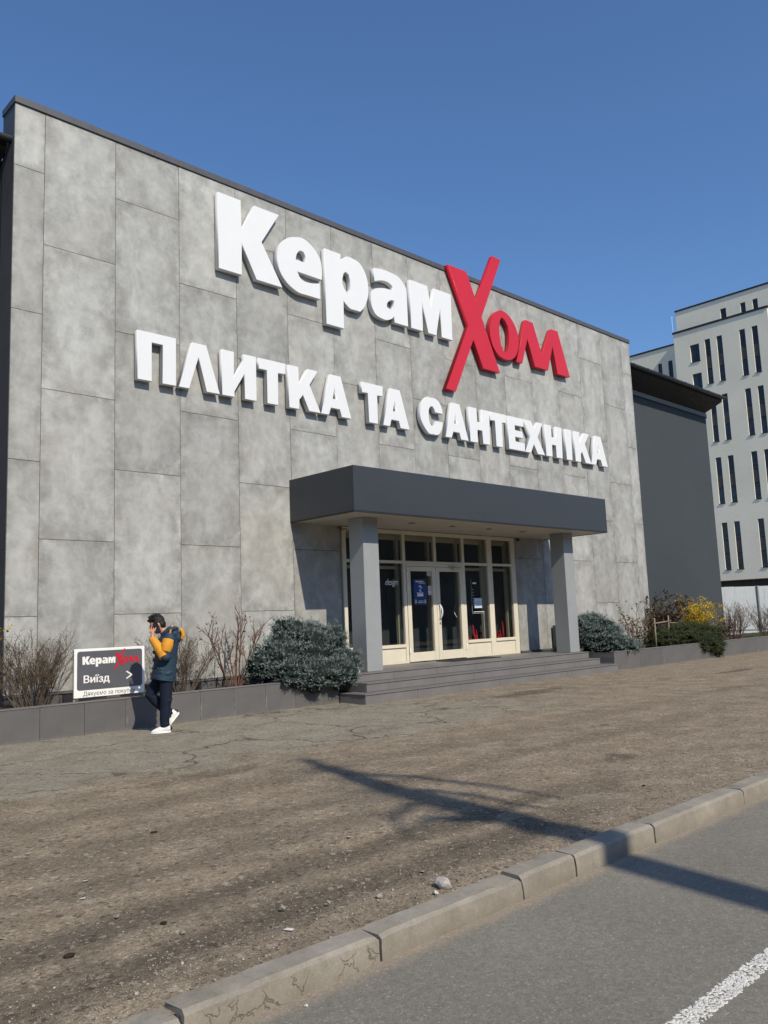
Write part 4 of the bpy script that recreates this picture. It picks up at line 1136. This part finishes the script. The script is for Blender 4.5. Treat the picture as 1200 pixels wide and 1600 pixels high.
M['evergreen_leaf'] = island('evergreen_leaves', [(.025, .04, .018), (.05, .07, .026), (.075, .095, .03)], .7, .2)
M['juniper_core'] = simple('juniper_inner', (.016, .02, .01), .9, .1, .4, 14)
M['twig'] = simple('dry_twig', (.125, .095, .070), .85, .2, .25, 8)
M['twig_red'] = simple('rose_stem', (.12, .062, .042), .75, .3, .25, 8)
M['bud'] = island('small_buds', [(.06, .045, .03), (.11, .085, .05), (.085, .075, .035)], .8)
M['flower'] = island('yellow_flowers', [(.62, .42, .02), (.75, .53, .04), (.50, .34, .02), (.38, .33, .05)], .6, .2, .3)
M['brownleaf'] = island('dark_brown_leaves', [(.05, .035, .025), (.085, .055, .035), (.035, .04, .02), (.11, .075, .045)], .6, .4, .15)
M['dryleaf'] = island('dry_leaves', [(.13, .085, .045), (.19, .13, .075), (.09, .06, .035)], .8, .2, .2)
M['grass'] = island('planter_grass', [(.09, .12, .03), (.06, .085, .025), (.15, .14, .06)], .8, .2, .2)

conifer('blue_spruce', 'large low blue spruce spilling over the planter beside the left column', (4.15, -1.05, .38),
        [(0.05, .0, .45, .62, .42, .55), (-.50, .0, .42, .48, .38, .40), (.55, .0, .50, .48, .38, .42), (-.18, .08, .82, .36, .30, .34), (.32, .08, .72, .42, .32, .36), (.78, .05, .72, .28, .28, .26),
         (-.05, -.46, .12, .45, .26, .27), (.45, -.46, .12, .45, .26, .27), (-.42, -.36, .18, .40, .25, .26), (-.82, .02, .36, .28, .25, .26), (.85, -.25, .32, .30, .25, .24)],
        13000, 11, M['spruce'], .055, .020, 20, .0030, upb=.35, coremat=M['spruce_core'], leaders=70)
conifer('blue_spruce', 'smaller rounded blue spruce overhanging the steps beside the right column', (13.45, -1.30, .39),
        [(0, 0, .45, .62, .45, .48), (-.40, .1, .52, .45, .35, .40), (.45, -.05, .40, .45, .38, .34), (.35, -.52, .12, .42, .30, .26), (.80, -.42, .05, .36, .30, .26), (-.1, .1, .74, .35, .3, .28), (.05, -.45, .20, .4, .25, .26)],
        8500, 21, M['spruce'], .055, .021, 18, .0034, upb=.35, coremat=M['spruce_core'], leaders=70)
conifer('juniper', 'dark green spreading juniper hanging over the right planter wall', (17.7, -1.45, .40),
        [(0, 0, .28, .85, .45, .30), (-.8, .1, .22, .65, .4, .26), (.7, -.02, .28, .75, .45, .32), (.25, -.55, .02, .55, .25, .28), (.75, -.58, -.10, .45, .2, .30), (1.2, -.2, .2, .4, .35, .26)],
        8000, 31, M['juniper'], .085, .028, 16, .0042, upb=.2, droop=.1, coremat=M['juniper_core'])
twig_bush('bare_shrub', 'bare rounded shrub of fine upright twigs beside the exit board', (-.40, -.80, .38), 1.0, .55, 54, 41, M['twig'], 2, .007, 7, 3600, M['bud'], base=.22)
twig_bush('bare_shrub', 'dense leafless shrub behind the walking man', (1.95, -.75, .38), 1.02, .62, 40, 42, M['twig'], 2, .006, 6, 3000, M['bud'], base=.2, squash=.6)
twig_bush('rose_bush', 'pruned rose bush of thick reddish forking stems beside the large spruce', (2.92, -.85, .38), 1.30, .70, 9, 43, M['twig_red'], 2, .017, 4, 160, M['bud'], base=.10, squash=.5, budsize=.03, minl=.7)
twig_bush('dry_rose_bush', 'thin dry-leaved bush between the small spruce and the juniper', (15.85, -1.05, .39), 1.35, .55, 14, 44, M['twig'], 1, .010, 6, 420, M['dryleaf'], base=.25, squash=.6, budsize=.045)
twig_bush('dark_shrub', 'dark brown leafed shrub against the hall wall corner', (18.75, -.35, .39), 1.38, .50, 26, 45, M['twig_red'], 2, .010, 4, 2600, M['brownleaf'], base=.25, budsize=.055)
twig_bush('forsythia', 'bright yellow flowering forsythia in front of the dark hall wall', (20.6, -.50, .39), 1.28, .75, 30, 46, M['twig'], 2, .008, 5, 5200, M['flower'], base=.25, budsize=.034, minl=.75)
twig_bush('forsythia', 'yellow forsythia at the far left end of the slab wall', (-1.70, -.45, .38), 1.3, .5, 20, 47, M['twig'], 2, .008, 4, 1500, M['flower'], base=.2, budsize=.032, minl=.75)
twig_bush('brown_shrub', 'brown twiggy shrub standing before the pale fence edge', (21.6, -1.25, .39), 1.15, .55, 44, 48, M['twig_red'], 2, .008, 5, 1500, M['bud'], base=.22)
twig_bush('brown_shrub', 'brown twiggy shrub farther along the right planter past the fence post', (23.9, -1.35, .39), 1.0, .55, 40, 49, M['twig'], 2, .008, 5, 1200, M['bud'], base=.25)
twig_bush('low_shrub', 'low dark evergreen tuft at the foot of the dry-leaved bush', (16.3, -1.2, .39), .42, .8, 24, 50, M['twig'], 1, .006, 5, 900, M['evergreen_leaf'], base=.2, budsize=.04)
twig_bush('low_shrub', 'low dark shrub between the forsythia and the brown shrub', (21.0, -1.0, .39), .6, .8, 24, 51, M['twig_red'], 1, .007, 5, 700, M['brownleaf'], base=.2, budsize=.04)
# trellis of stakes
TR = thing('stake_frame', 'weathered wooden stake frame standing in the juniper', 'stakes', (16.05, -1.48, .39))
M['wood'] = simple('weathered_wood', (.23, .18, .125), .85, .2, .25, 10)
b = MB(); b.tube([(0, 0, -.08), (.02, 0, .80)], .022, 6); b.build('stake', M['wood'], TR)
b = MB(); b.tube([(.95, .1, -.1), (1.0, .1, .86)], .020, 6); b.build('stake', M['wood'], TR)
b = MB(); b.tube([(-.08, -.02, .66), (1.10, .09, .70)], .020, 6); b.build('crossbar', M['wood'], TR)
b = MB(); b.tube([(.95, .12, .66), (1.95, .25, .62)], .016, 6); b.build('crossbar', M['wood'], TR)
# grass tufts in the planter
def grass(name, label, x0, x1, y0, y1, z, n, seed, h=.09):
    r = np.random.default_rng(seed)
    P = np.stack([r.uniform(x0, x1, n), r.uniform(y0, y1, n), np.full(n, z)], -1)
    d = np.stack([r.normal(0, .4, n), r.normal(0, .4, n), np.ones(n)], -1); s = r.normal(size=(n, 3)); s[:, 2] = 0
    s /= np.linalg.norm(s, axis=1)[:, None]; hh = (h*r.uniform(.4, 1.3, n))[:, None]
    V = np.stack([P-s*.004, P+s*.004, P+d*hh], 1).reshape(-1, 3)
    o = npmesh(name, V, np.arange(3*n).reshape(n, 3), M['grass']); tag(o, label, 'grass', kind='stuff')
grass('grass', 'thin grass growing along the left planter edge', -1.3, .2, -1.30, -.95, .36, 900, 61, .07)
grass('weeds', 'green weeds in the far right planter bed', 21.8, 23.5, -1.85, -1.2, .38, 500, 62, .16)

# ================================================================== unseen shed added across the road to darken the glass reflections and wall shade
ADDED_SHED = thing('added_shed', 'unseen brown shed added across the road to darken the glass reflections', 'building', (10, -38, 0)); ADDED_SHED.location = (0, 0, 0)
M['shed'] = simple('shed_brown_render', (.20, .165, .125), .9, .2, .15, .4)
MB().box(-70, 90, -54, -36, -.3, 9.5).build('wall', M['shed'], ADDED_SHED)
MB().box(-70.3, 90.3, -54.3, -35.7, 9.505, 9.9).build('roof', M['bg_dark'], ADDED_SHED)
for k in range(26):
    w_o = MB().box(-66+k*6, -63.4+k*6, -35.99, -35.93, 2.2, 4.6).build('window', M['bg_dark'], ADDED_SHED)
    MB().box(-65.9+k*6, -63.5+k*6, -35.925, -35.91, 2.3, 4.5).build('pane', M['bg_glass'], w_o)

# ================================================================== grit, stones, litter on the forecourt
def pebbles(n, seed):
    r = np.random.default_rng(seed)
    x = r.uniform(-6.5, 7, n); u = r.random(n)
    y = np.where(u < .45, -9.80+np.abs(r.normal(0, .38, n)), np.where(u < .8, r.uniform(-9.8, -7.2, n), r.uniform(-9.8, -3.0, n)))
    # clumped
    keep = (vnoise(x, y, .35, 71)*.5+vnoise(x, y, 1.1, 72)*.5+r.normal(0, .35, n)) > -.12
    x, y = x[keep], y[keep]; n = len(x)
    s = np.exp(r.normal(math.log(.0030), .50, n)).clip(.0015, .014)
    z = ground_h(x, y, 1.0)+s*.25
    oct_ = np.array([(1, 0, 0), (0, 1, 0), (-1, 0, 0), (0, -1, 0), (0, 0, 1), (0, 0, -1)], float)
    fo = np.array([(0, 1, 4), (1, 2, 4), (2, 3, 4), (3, 0, 4), (1, 0, 5), (2, 1, 5), (3, 2, 5), (0, 3, 5)])
    V = oct_[None]*r.uniform(.6, 1.35, (n, 6, 1)); a = r.uniform(0, 6.28, n)
    ca, sa = np.cos(a)[:, None], np.sin(a)[:, None]
    el = r.uniform(.6, 1.0, n)[:, None]; fl = r.uniform(.35, .75, n)[:, None]
    X_ = V[..., 0]; Y_ = V[..., 1]*el; Z_ = V[..., 2]*fl
    P = np.stack([(X_*ca-Y_*sa)*s[:, None]+x[:, None], (X_*sa+Y_*ca)*s[:, None]+y[:, None], Z_*s[:, None]+z[:, None]], -1)
    F = (fo[None]+6*np.arange(n)[:, None, None]).reshape(-1, 3)
    return P.reshape(-1, 3), F
Vp, Fp = pebbles(52000, 70)
tag(npmesh('gravel', Vp, Fp, M['pebble']), 'loose grit and small stones strewn over the forecourt', 'gravel', kind='stuff')
def rock(name, label, loc, size, seed, mat, flat=.6, group=None):
    r = random.Random(seed); bm = bmesh.new(); bmesh.ops.create_icosphere(bm, subdivisions=2, radius=1)
    ax = [Vector((r.uniform(-1, 1), r.uniform(-1, 1), r.uniform(-1, 1))).normalized() for _ in range(9)]
    for v in bm.verts:
        k = 1.0
        for a in ax:
            d = v.co.dot(a)
            if d > .62: k = min(k, .62/d+.0)
        v.co = Vector((v.co.x*k*size, v.co.y*k*size*.75, v.co.z*k*size*flat))*r.uniform(.95, 1.05)
    b = MB(); b.bm(bm); o = b.build(name, mat); o.location = loc; o.rotation_euler = (r.uniform(-.2, .2), r.uniform(-.2, .2), r.uniform(0, 6))
    return tag(o, label, 'stone', group)
rock('stone', 'whitish broken stone lying against the back of the kerb', (-1.70, -9.70, .022), .065, 81, M['stone'], .62)
rock('stone', 'small pale stone chip just beside the whitish broken stone', (-1.80, -9.74, .008), .02, 82, M['stone'])
for k, (x, y, s_) in enumerate(((-2.02, -9.55, .024), (-2.45, -9.30, .020), (-2.25, -9.42, .018), (-2.95, -9.20, .02), (-3.05, -8.75, .018))):
    rock('stone', 'small grey-brown stone lying in the loose grit near the kerb', (x, y, .006), s_, 83+k, M['kerb'], .55, 'small stones in the grit')
M['litter'] = simple('litter_white', (.62, .60, .56), .7, .2, .1)
M['clod'] = simple('dark_clod', (.03, .024, .018), .95, .1, .3, 30)
for k, (x, y) in enumerate(((-3.05, -8.35), (-1.55, -9.40), (-1.35, -8.55), (-2.9, -8.05), (-3.55, -8.6), (-2.6, -9.9+.35))):
    r = random.Random(200+k); b = MB()
    L, W = r.uniform(.018, .032), r.uniform(.006, .014)
    b.quad((-L, -W, .001), (L, -W*.8, .003), (L*.9, W, .005), (-L*.8, W*1.1, .002)); b.quad((-L*.8, W*1.1, .0), (L*.9, W, .003), (L, -W*.8, .001), (-L, -W, -.001))
    o = b.build('paper_scrap', M['litter']); o.location = (x, y, float(ground_h(np.array([x]), np.array([y]))[0])+.006); o.rotation_euler = (r.uniform(-.2, .2), r.uniform(-.2, .2), r.uniform(0, 6))
    tag(o, 'tiny white scrap of litter on the dusty forecourt', 'litter', 'white litter scraps')
for k, (x, y, s_) in enumerate(((-2.10, -7.35, .03), (-3.42, -9.05, .028), (-2.95, -9.02, .024), (1.2, -9.25, .02))):
    rock('clod', 'dark clump of dead leaves on the dusty ground', (x, y, .004), s_, 300+k, M['clod'], .35, 'dark leaf clumps')['category'] = 'leaf clump'
rock('cigarette_end', 'white cigarette end in the gutter on the road below the kerb', (-2.905, -10.06, ROADZ+.005), .012, 400, M['litter'], .6)['category'] = 'litter'

# ================================================================== bare birch behind the camera that throws the long shadow
TREE = thing('birch_tree', 'leafless birch with drooping limbs casting the long shadow over the forecourt', 'tree', (-1.95, -18.8, .02))
M['birch'] = simple('birch_bark', (.35, .33, .30), .8, .2, .35, 6)
tb = Vector((0, 0, 0)); sx, sy, sz = .16/.9, 1/.9, 1
def at_shadow(px, py, h):
    """point at height h whose shadow on the forecourt falls at (px,py), in tree-local coordinates"""
    return Vector((px-.16*h/.9-TREE.location.x, py-h/.9-TREE.location.y, h))
b = MB()
hh = lambda py: (py-TREE.location.y)*.9
ys_ = [-18.8, -16, -13.5, -11, -9.7, -8.6, -7.5, -6.6, -5.75]
xs_ = [-1.95, -1.52, -1.10, -.70, -.47, -.33, -.12, .12, .36]
hs_ = [0, 2.5, 4.75, 7.0, 8.2, 9.2, 10.2, 11.0, 11.75]
rs_ = [.20, .18, .165, .16, .165, .17, .15, .11, .05]
tp = [at_shadow(x_, y_, h_) for x_, y_, h_ in zip(xs_, ys_, hs_)]
tp[0] = Vector((0, 0, -.05))
b.tube(tp, rs_, 10); b.build('trunk', M['birch'], TREE)
limbs = [([(-.05, -7.1), (.15, -6.95), (.34, -7.35), (.38, -8.2), (.37, -9.0)], [10.6, 10.9, 10.6, 10.0, 9.3], [.06, .055, .05, .04, .02]),
         ([(-.2, -7.9), (-.02, -7.9), (.04, -8.35), (-.01, -9.1)], [9.9, 9.9, 9.5, 9.0], [.06, .05, .045, .02]),
         ([(-.45, -9.0), (-.62, -8.75), (-.75, -8.6), (-.95, -8.75)], [8.9, 9.3, 9.5, 9.3], [.08, .07, .05, .02]),
         ([(-.25, -8.3), (-.5, -8.2), (-.9, -8.4), (-1.2, -8.9)], [9.4, 9.6, 9.5, 9.0], [.05, .045, .035, .015])]
for P_, H_, R_ in limbs:
    b = MB(); b.tube([at_shadow(x_, y_, h_) for (x_, y_), h_ in zip(P_, H_)], R_, 8); b.build('limb', M['birch'], TREE)
b = MB(); r = random.Random(9)
for i in range(60):
    k = r.randrange(4, 8); p = tp[k].lerp(tp[k+1], r.random())
    pts, _ = polyline(p, (r.uniform(-1, 1), r.uniform(-1, 1), r.uniform(0, 1)), r.uniform(.5, 1.1), 6, .25, r, .10)
    b.tube(pts, [.012*(1-.13*j) for j in range(7)], 4, cap=False)
b.build('twigs', M['bark'], TREE)

# ================================================================== the walking man
# local frame: +x = the way he faces, +y = his left, z up
FACE = Vector((-.90, .43, 0)).normalized()
MAN = thing('person', 'man in navy and mustard hooded jacket walking past the exit board holding a phone', 'person', (.80, -2.24, .004))
MAN.rotation_euler = (0, 0, math.atan2(FACE.y, FACE.x))
M['skin'] = simple('skin', (.46, .24, .155), .5, .4, .06, 12)
M['hair'] = simple('dark_hair', (.012, .009, .008), .6, .4, .3, 40, bump=.8, bsc=120)
M['navy'] = simple('navy_jacket', (.020, .042, .068), .7, .3, .22, 7, bump=.6, bsc=18)
M['mustard'] = simple('mustard_panel', (.60, .265, .025), .7, .3, .12, 7, bump=.45, bsc=18)
M['jeans'] = simple('dark_jeans', (.008, .013, .026), .8, .2, .25, 7, bump=.5, bsc=16)
M['shoe'] = simple('white_leather', (.74, .73, .71), .5, .4, .05, 12)
M['phone'] = simple('black_phone', (.01, .01, .011), .2, .5, .05)
M['collar'] = simple('blue_collar', (.035, .045, .14), .75, .2, .15, 10)
def ring(c, ax, rx, ry, fwd=Vector((1, 0, 0)), n=16):
    ax = Vector(ax).normalized(); a = (fwd-ax*fwd.dot(ax))
    if a.length < 1e-4: a = ax.orthogonal()
    a.normalize(); b_ = ax.cross(a)
    return [Vector(c)+a*rx*math.cos(2*math.pi*k/n)+b_*ry*math.sin(2*math.pi*k/n) for k in range(n)]
def limb(b, pts, rads, n=14, fwd=Vector((1, 0, 0))):
    """pts joined by a tapered loft; rads (rx,ry) or r; extra rings interpolated"""
    P = [Vector(p) for p in pts]; R = [(q, q) if not isinstance(q, tuple) else q for q in rads]
    PP, RR = [], []
    for i in range(len(P)-1):
        for k in range(3):
            t_ = k/3; PP.append(P[i].lerp(P[i+1], t_)); RR.append((R[i][0]*(1-t_)+R[i+1][0]*t_, R[i][1]*(1-t_)+R[i+1][1]*t_))
    PP.append(P[-1]); RR.append(R[-1])
    rings = []
    for i, p in enumerate(PP):
        ax = PP[min(i+1, len(PP)-1)]-PP[max(i-1, 0)]
        rings.append(ring(p, ax, RR[i][0], RR[i][1], fwd, n))
    b.loft(rings)
def ball(b, c, r, sub=3, rot=None):
    bm = bmesh.new(); bmesh.ops.create_icosphere(bm, subdivisions=sub, radius=1)
    for v in bm.verts:
        q = Vector((v.co.x*r[0], v.co.y*r[1], v.co.z*r[2]))
        if rot: q = rot @ q
        v.co = Vector(c)+q
    for f in bm.faces: f.smooth = True
    b.bm(bm)
def fuse(o, vox, it=6, fac=.5):
    md = o.modifiers.new('fuse', 'REMESH'); md.mode = 'VOXEL'; md.voxel_size = vox; md.use_smooth_shade = True
    sm = o.modifiers.new('soft', 'SMOOTH'); sm.iterations = it; sm.factor = fac
HC = Vector((.075, 0, 1.475))                    # head centre
HR = Matrix.Rotation(math.radians(20), 3, 'Y')   # bowed
H = lambda x, y, z: HC+HR @ Vector((x, y, z))
SH_L, EL_L, WR_L = Vector((-.07, .185, 1.285)), Vector((-.015, .245, 1.035)), Vector((.145, .125, 1.275))
SH_R, EL_R, WR_R = Vector((-.07, -.185, 1.285)), Vector((-.06, -.25, 1.02)), Vector((.10, -.20, .83))
HIP_L, KN_L, AN_L = Vector((-.045, .085, .84)), Vector((-.035, .09, .46)), Vector((-.015, .085, .085))
HIP_R, KN_R, AN_R = Vector((-.035, -.085, .84)), Vector((.165, -.09, .50)), Vector((-.105, -.085, .225))
# body
b = MB()
ball(b, HC, (.098, .076, .122), rot=HR)                      # skull
ball(b, H(.030, 0, -.055), (.070, .058, .075), rot=HR)       # jaw
limb(b, [H(.085, 0, .022), H(.112, 0, -.022), H(.100, 0, -.030)], [.012, .017, .008], 8)   # nose
limb(b, [H(.088, -.02, -.062), H(.094, 0, -.064), H(.088, .02, -.062)], [.009, .011, .009], 8)  # mouth
ball(b, H(.085, 0, -.098), (.022, .026, .020), 2)            # chin
for s_ in (-1, 1):
    ball(b, H(-.008, s_*.079, -.012), (.022, .010, .034), 2, HR)     # ears
    ball(b, H(.078, s_*.030, .020), (.014, .016, .010), 2)           # brows
limb(b, [H(-.025, 0, -.07), Vector((-.02, 0, 1.36)), Vector((-.05, 0, 1.27))], [.055, .058, .075])
limb(b, [(-.045, 0, .82), (-.04, 0, .95), (-.05, 0, 1.12), (-.06, 0, 1.27), (-.05, 0, 1.33)], [(.09, .13), (.09, .13), (.10, .15), (.095, .16), (.06, .09)])
for A, B_, C_ in ((SH_L, EL_L, WR_L), (SH_R, EL_R, WR_R)): limb(b, [A, B_, C_], [.05, .042, .028])
for A, B_, C_ in ((HIP_L, KN_L, AN_L), (HIP_R, KN_R, AN_R)): limb(b, [A, B_, C_], [.08, .055, .038])
# left hand: palm over the mouth side of the face, fingers up along the cheek
PALM = WR_L+Vector((-.005, -.030, .075))
ball(b, PALM, (.026, .036, .050), 3, Matrix.Rotation(math.radians(14), 3, 'X'))
limb(b, [WR_L, PALM], [.028, .03])
fl = (.060, .072, .076, .066); 
for k in range(4):
    base = PALM+Vector((.040-.024*k, .004+.006*k, .034+.004*k))
    a = Vector((.012-.010*k, -.028, .055)); mid = base+a*.62*(fl[k]/.07); tip = mid+Vector((.004-.012*k, -.022, .034))*(fl[k]/.07)
    limb(b, [base-Vector((0, 0, .02)), base, mid, tip], [.0095, .0095, .009, .0075], 8)
limb(b, [PALM+Vector((-.02, .0, -.025)), PALM+Vector((-.048, -.004, .0)), PALM+Vector((-.062, -.018, .030))], [.012, .0105, .008], 8)
# right hand, low in front
PR = WR_R+Vector((.03, .01, -.045)); limb(b, [WR_R, PR], [.027, .03]); ball(b, PR, (.026, .022, .042), 2)
for k in range(4):
    ba = PR+Vector((.022-.015*k, .004, -.032)); limb(b, [ba, ba+Vector((.008, .016, -.035)), ba+Vector((.006, .036, -.050))], [.0095, .009, .0075], 8)
limb(b, [PR+Vector((.02, .01, .01)), PR+Vector((.045, .03, -.012))], [.011, .008], 8)
body = b.build('body', M['skin'], MAN, fix=True); fuse(body, .0075, 3)
# eyes hint: dark lids
b = MB()
for s_ in (-1, 1): ball(b, H(.090, s_*.030, .004), (.006, .011, .005), 2, HR)
b.build('eyes', M['hair'], MAN)
# hair
b = MB()
r = random.Random(12)
ball(b, H(-.018, 0, .036), (.100, .084, .100), 3, HR)
ball(b, H(-.050, 0, -.012), (.066, .078, .085), 3, HR)
ball(b, H(.048, 0, .080), (.050, .064, .034), 3, HR)
for k in range(150):
    a = r.uniform(0, 6.28); e = r.uniform(.25, 1.4)
    d = Vector((math.cos(a)*math.cos(e)*.102-.012, math.sin(a)*math.cos(e)*.086, math.sin(e)*.102+.036))
    p = H(*d); q = p+HR @ Vector((.022+r.uniform(-.02, .02), r.uniform(-.02, .02), .016+r.uniform(-.014, .012)))
    b.tube([p, p.lerp(q, .6), q], [.009, .007, .002], 5)
hair = b.build('hair', M['hair'], MAN)
# trousers
b = MB()
limb(b, [(-.045, 0, .90), (-.04, 0, .83), (-.035, 0, .77)], [(.115, .155), (.12, .165), (.10, .15)], 18)
limb(b, [HIP_L, KN_L, AN_L+Vector((0, 0, .09)), AN_L+Vector((-.005, 0, -.005))], [(.105, .095), (.078, .072), (.066, .062), (.062, .056)])
limb(b, [HIP_R, KN_R, AN_R.lerp(KN_R, .3), AN_R+Vector((-.004, 0, -.012))], [(.105, .095), (.080, .074), (.066, .062), (.064, .058)])
r = random.Random(3)
for A, B_ in ((KN_L, AN_L), (KN_R, AN_R)):
    for k in range(7):
        t_ = r.uniform(.0, .95); c = A.lerp(B_, t_); rad = .074-.012*t_
        c = c+Vector((r.uniform(-.01, .01), 0, 0)); ax = (B_-A).normalized()
        a0 = r.uniform(0, 6.28); rg = ring(c, ax+Vector((r.uniform(-.5, .5), r.uniform(-.5, .5), 0)), rad, rad*.94, n=12)
        b.tube([rg[(int(a0)+j) % 12] for j in range(5)], [.003, .012, .015, .012, .003], 6)
tr_ = b.build('trousers', M['jeans'], MAN, fix=True); fuse(tr_, .008, 2)
# jacket: trunk, far sleeve, upper near sleeve, hood base
b = MB()
limb(b, [(-.005, 0, .715), (-.02, 0, .80), (-.035, 0, .95), (-.05, 0, 1.10), (-.07, 0, 1.24), (-.065, 0, 1.32), (-.04, 0, 1.37)],
     [(.165, .195), (.162, .193), (.155, .190), (.155, .190), (.145, .195), (.105, .160), (.075, .10)], 24)
limb(b, [SH_R, EL_R, WR_R], [.085, .070, .052])
limb(b, [SH_L+Vector((-.02, -.03, .01)), SH_L.lerp(EL_L, .30)], [.092, .084])
limb(b, [SH_L.lerp(EL_L, .2), EL_L+Vector((-.01, -.01, -.02))], [.074, .068])
ball(b, EL_L+Vector((-.005, 0, -.012)), (.066, .062, .060), 2)
r = random.Random(4)
for k in range(26):                                          # folds
    z = r.uniform(.76, 1.2); a0 = r.uniform(0, 6.28); rx = .156; ry = .192; dz = r.uniform(-.05, .05)
    pts = [(-.03+rx*math.cos(a0+.13*j)-(.0 if z < 1.1 else .02), ry*math.sin(a0+.13*j), z+dz*j/6+.006*math.sin(j*2)) for j in range(7)]
    b.tube(pts, [.002, .014, .019, .020, .017, .012, .002], 6)
jk = b.build('jacket', M['navy'], MAN, fix=True); fuse(jk, .009, 2)
b = MB(); limb(b, [(-.012, 0, .700), (-.016, 0, .722)], [(.166, .196), (.169, .199)], 24); b.build('jacket_hem', M['navy'], jk, fix=True)
# mustard forearm sleeve and upper-arm patch
b = MB()
limb(b, [EL_L+Vector((.012, .004, -.012)), EL_L.lerp(WR_L, .45), EL_L.lerp(WR_L, .86), WR_L], [.070, .070, .056, .050])
limb(b, [WR_L-Vector((0, 0, .012)), WR_L+Vector((0, -.006, .018))], [.052, .046])
r = random.Random(8)
for k in range(8):
    t_ = r.uniform(.1, .8); c = EL_L.lerp(WR_L, t_); rg = ring(c, (WR_L-EL_L).normalized()+Vector((r.uniform(-.4, .4), 0, r.uniform(-.4, .4))), .070-.014*t_, .070-.014*t_, n=14)
    a0 = r.randrange(14); b.tube([rg[(a0+j) % 14] for j in range(6)], [.003, .011, .014, .013, .010, .003], 6)
sl_ = b.build('sleeve', M['mustard'], jk, fix=True); fuse(sl_, .009, 2)
b = MB()
limb(b, [SH_L.lerp(EL_L, .10)+Vector((.000, .016, 0)), SH_L.lerp(EL_L, .45)+Vector((.004, .016, 0)), SH_L.lerp(EL_L, .78)+Vector((.006, .014, 0))], [.078, .083, .068])
up_ = b.build('upper_sleeve_panel', M['mustard'], jk, fix=True); fuse(up_, .009, 3)
# hood lying on the back, with mustard lining edges
b = MB()
ball(b, (-.150, 0, 1.335), (.085, .125, .075), 3, Matrix.Rotation(math.radians(-28), 3, 'Y'))
ball(b, (-.195, 0, 1.285), (.065, .105, .085), 3)
limb(b, [(-.02, .10, 1.345), (-.08, .115, 1.40), (-.15, .10, 1.41), (-.19, 0, 1.40), (-.15, -.10, 1.41), (-.08, -.115, 1.40), (-.02, -.10, 1.345)], [.026, .032, .034, .034, .034, .032, .026], 10, Vector((0, 0, 1)))
hd = b.build('hood', M['navy'], jk, fix=True); fuse(hd, .010, 4)
b = MB(); limb(b, [(-.235, .07, 1.40), (-.262, .03, 1.36), (-.272, -.02, 1.30), (-.255, -.06, 1.24)], [.022, .032, .032, .020], 10, Vector((0, 1, 0)))
limb(b, [(-.255, .085, 1.375), (-.272, .075, 1.31), (-.250, .07, 1.25)], [.020, .030, .018], 10, Vector((0, 1, 0))); hl = b.build('hood_lining', M['mustard'], jk, fix=True); fuse(hl, .008, 3)
b = MB(); limb(b, [(-.085, .128, 1.330), (-.100, .128, 1.39), (-.125, .105, 1.438), (-.13, .05, 1.445)], [.013, .016, .016, .012], 8, Vector((0, 1, 0))); b.build('hood_edge', M['mustard'], jk, fix=True)
b = MB(); limb(b, [(.015, .070, 1.330), (-.045, .092, 1.375), (-.105, .07, 1.41), (-.12, 0, 1.42), (-.105, -.07, 1.41), (-.045, -.092, 1.375), (.015, -.07, 1.33)], [.022, .030, .032, .032, .032, .030, .022], 10, Vector((0, 0, 1))); b.build('collar', M['collar'], jk, fix=True)
# shoes
def shoe(an, pitch, y):
    S_ = bpy.data.objects.new('shoe', None); COL.objects.link(S_); S_.parent = MAN; S_.location = an; S_.rotation_euler = (0, pitch, 0)
    b = MB()
    limb(b, [(-.075, 0, -.045), (-.03, 0, -.035), (.05, 0, -.045), (.12, 0, -.058), (.175, 0, -.068)], [(.036, .034), (.050, .040), (.042, .044), (.030, .046), (.012, .030)], 16, Vector((0, 0, 1)))
    limb(b, [(-.03, 0, -.03), (-.022, 0, .012)], [(.055, .042), (.050, .042)], 14)
    u = b.build('upper', M['shoe'], S_, fix=True); fuse(u, .008, 3)
    b = MB(); out = []
    for k in range(28):
        a = 2*math.pi*k/28; x = .05+.135*math.cos(a); w = .047*(1 if x > .03 else .82)
        out.append((x, w*math.sin(a)))
    b.loft([[(x, y_, -.090) for x, y_ in out], [(x*1.0, y_, -.066) for x, y_ in out]], sm=False); b.build('sole', M['white_paint'], S_, fix=True)
    b = MB(); limb(b, [(-.088, 0, -.050), (-.078, 0, -.005)], [(.018, .028), (.016, .026)], 10); b.build('heel_tab', M['phone'], S_, fix=True)
    b = MB()
    for k in range(4):
        b.tube([(.02+.025*k, -.022, .000-.013*k), (.03+.025*k, 0, .005-.014*k), (.02+.025*k, .022, .000-.013*k)], .0035, 5)
    b.build('laces', M['litter'], S_)
shoe(AN_L+Vector((0, 0, .004)), 0.0, 1)
shoe(AN_R+Vector((0, 0, 0)), math.radians(50), -1)
# phone held against the left cheek
PH = thing('phone', 'black mobile phone held to the walking man\'s ear', 'phone', (0, 0, 0))
pc = MAN.matrix_basis @ (H(.028, .098, -.045))
PH.location = pc
PH.rotation_euler = (math.radians(6), math.radians(20), MAN.rotation_euler.z)
MB().box(-.036, .036, -.005, .005, -.072, .072, b=.004).build('case', M['phone'], PH)
MB().box(-.033, .033, -.0065, -.0052, -.068, .068).build('screen', simple('phone_screen', (.02, .02, .022), .1, .5, .02), PH)
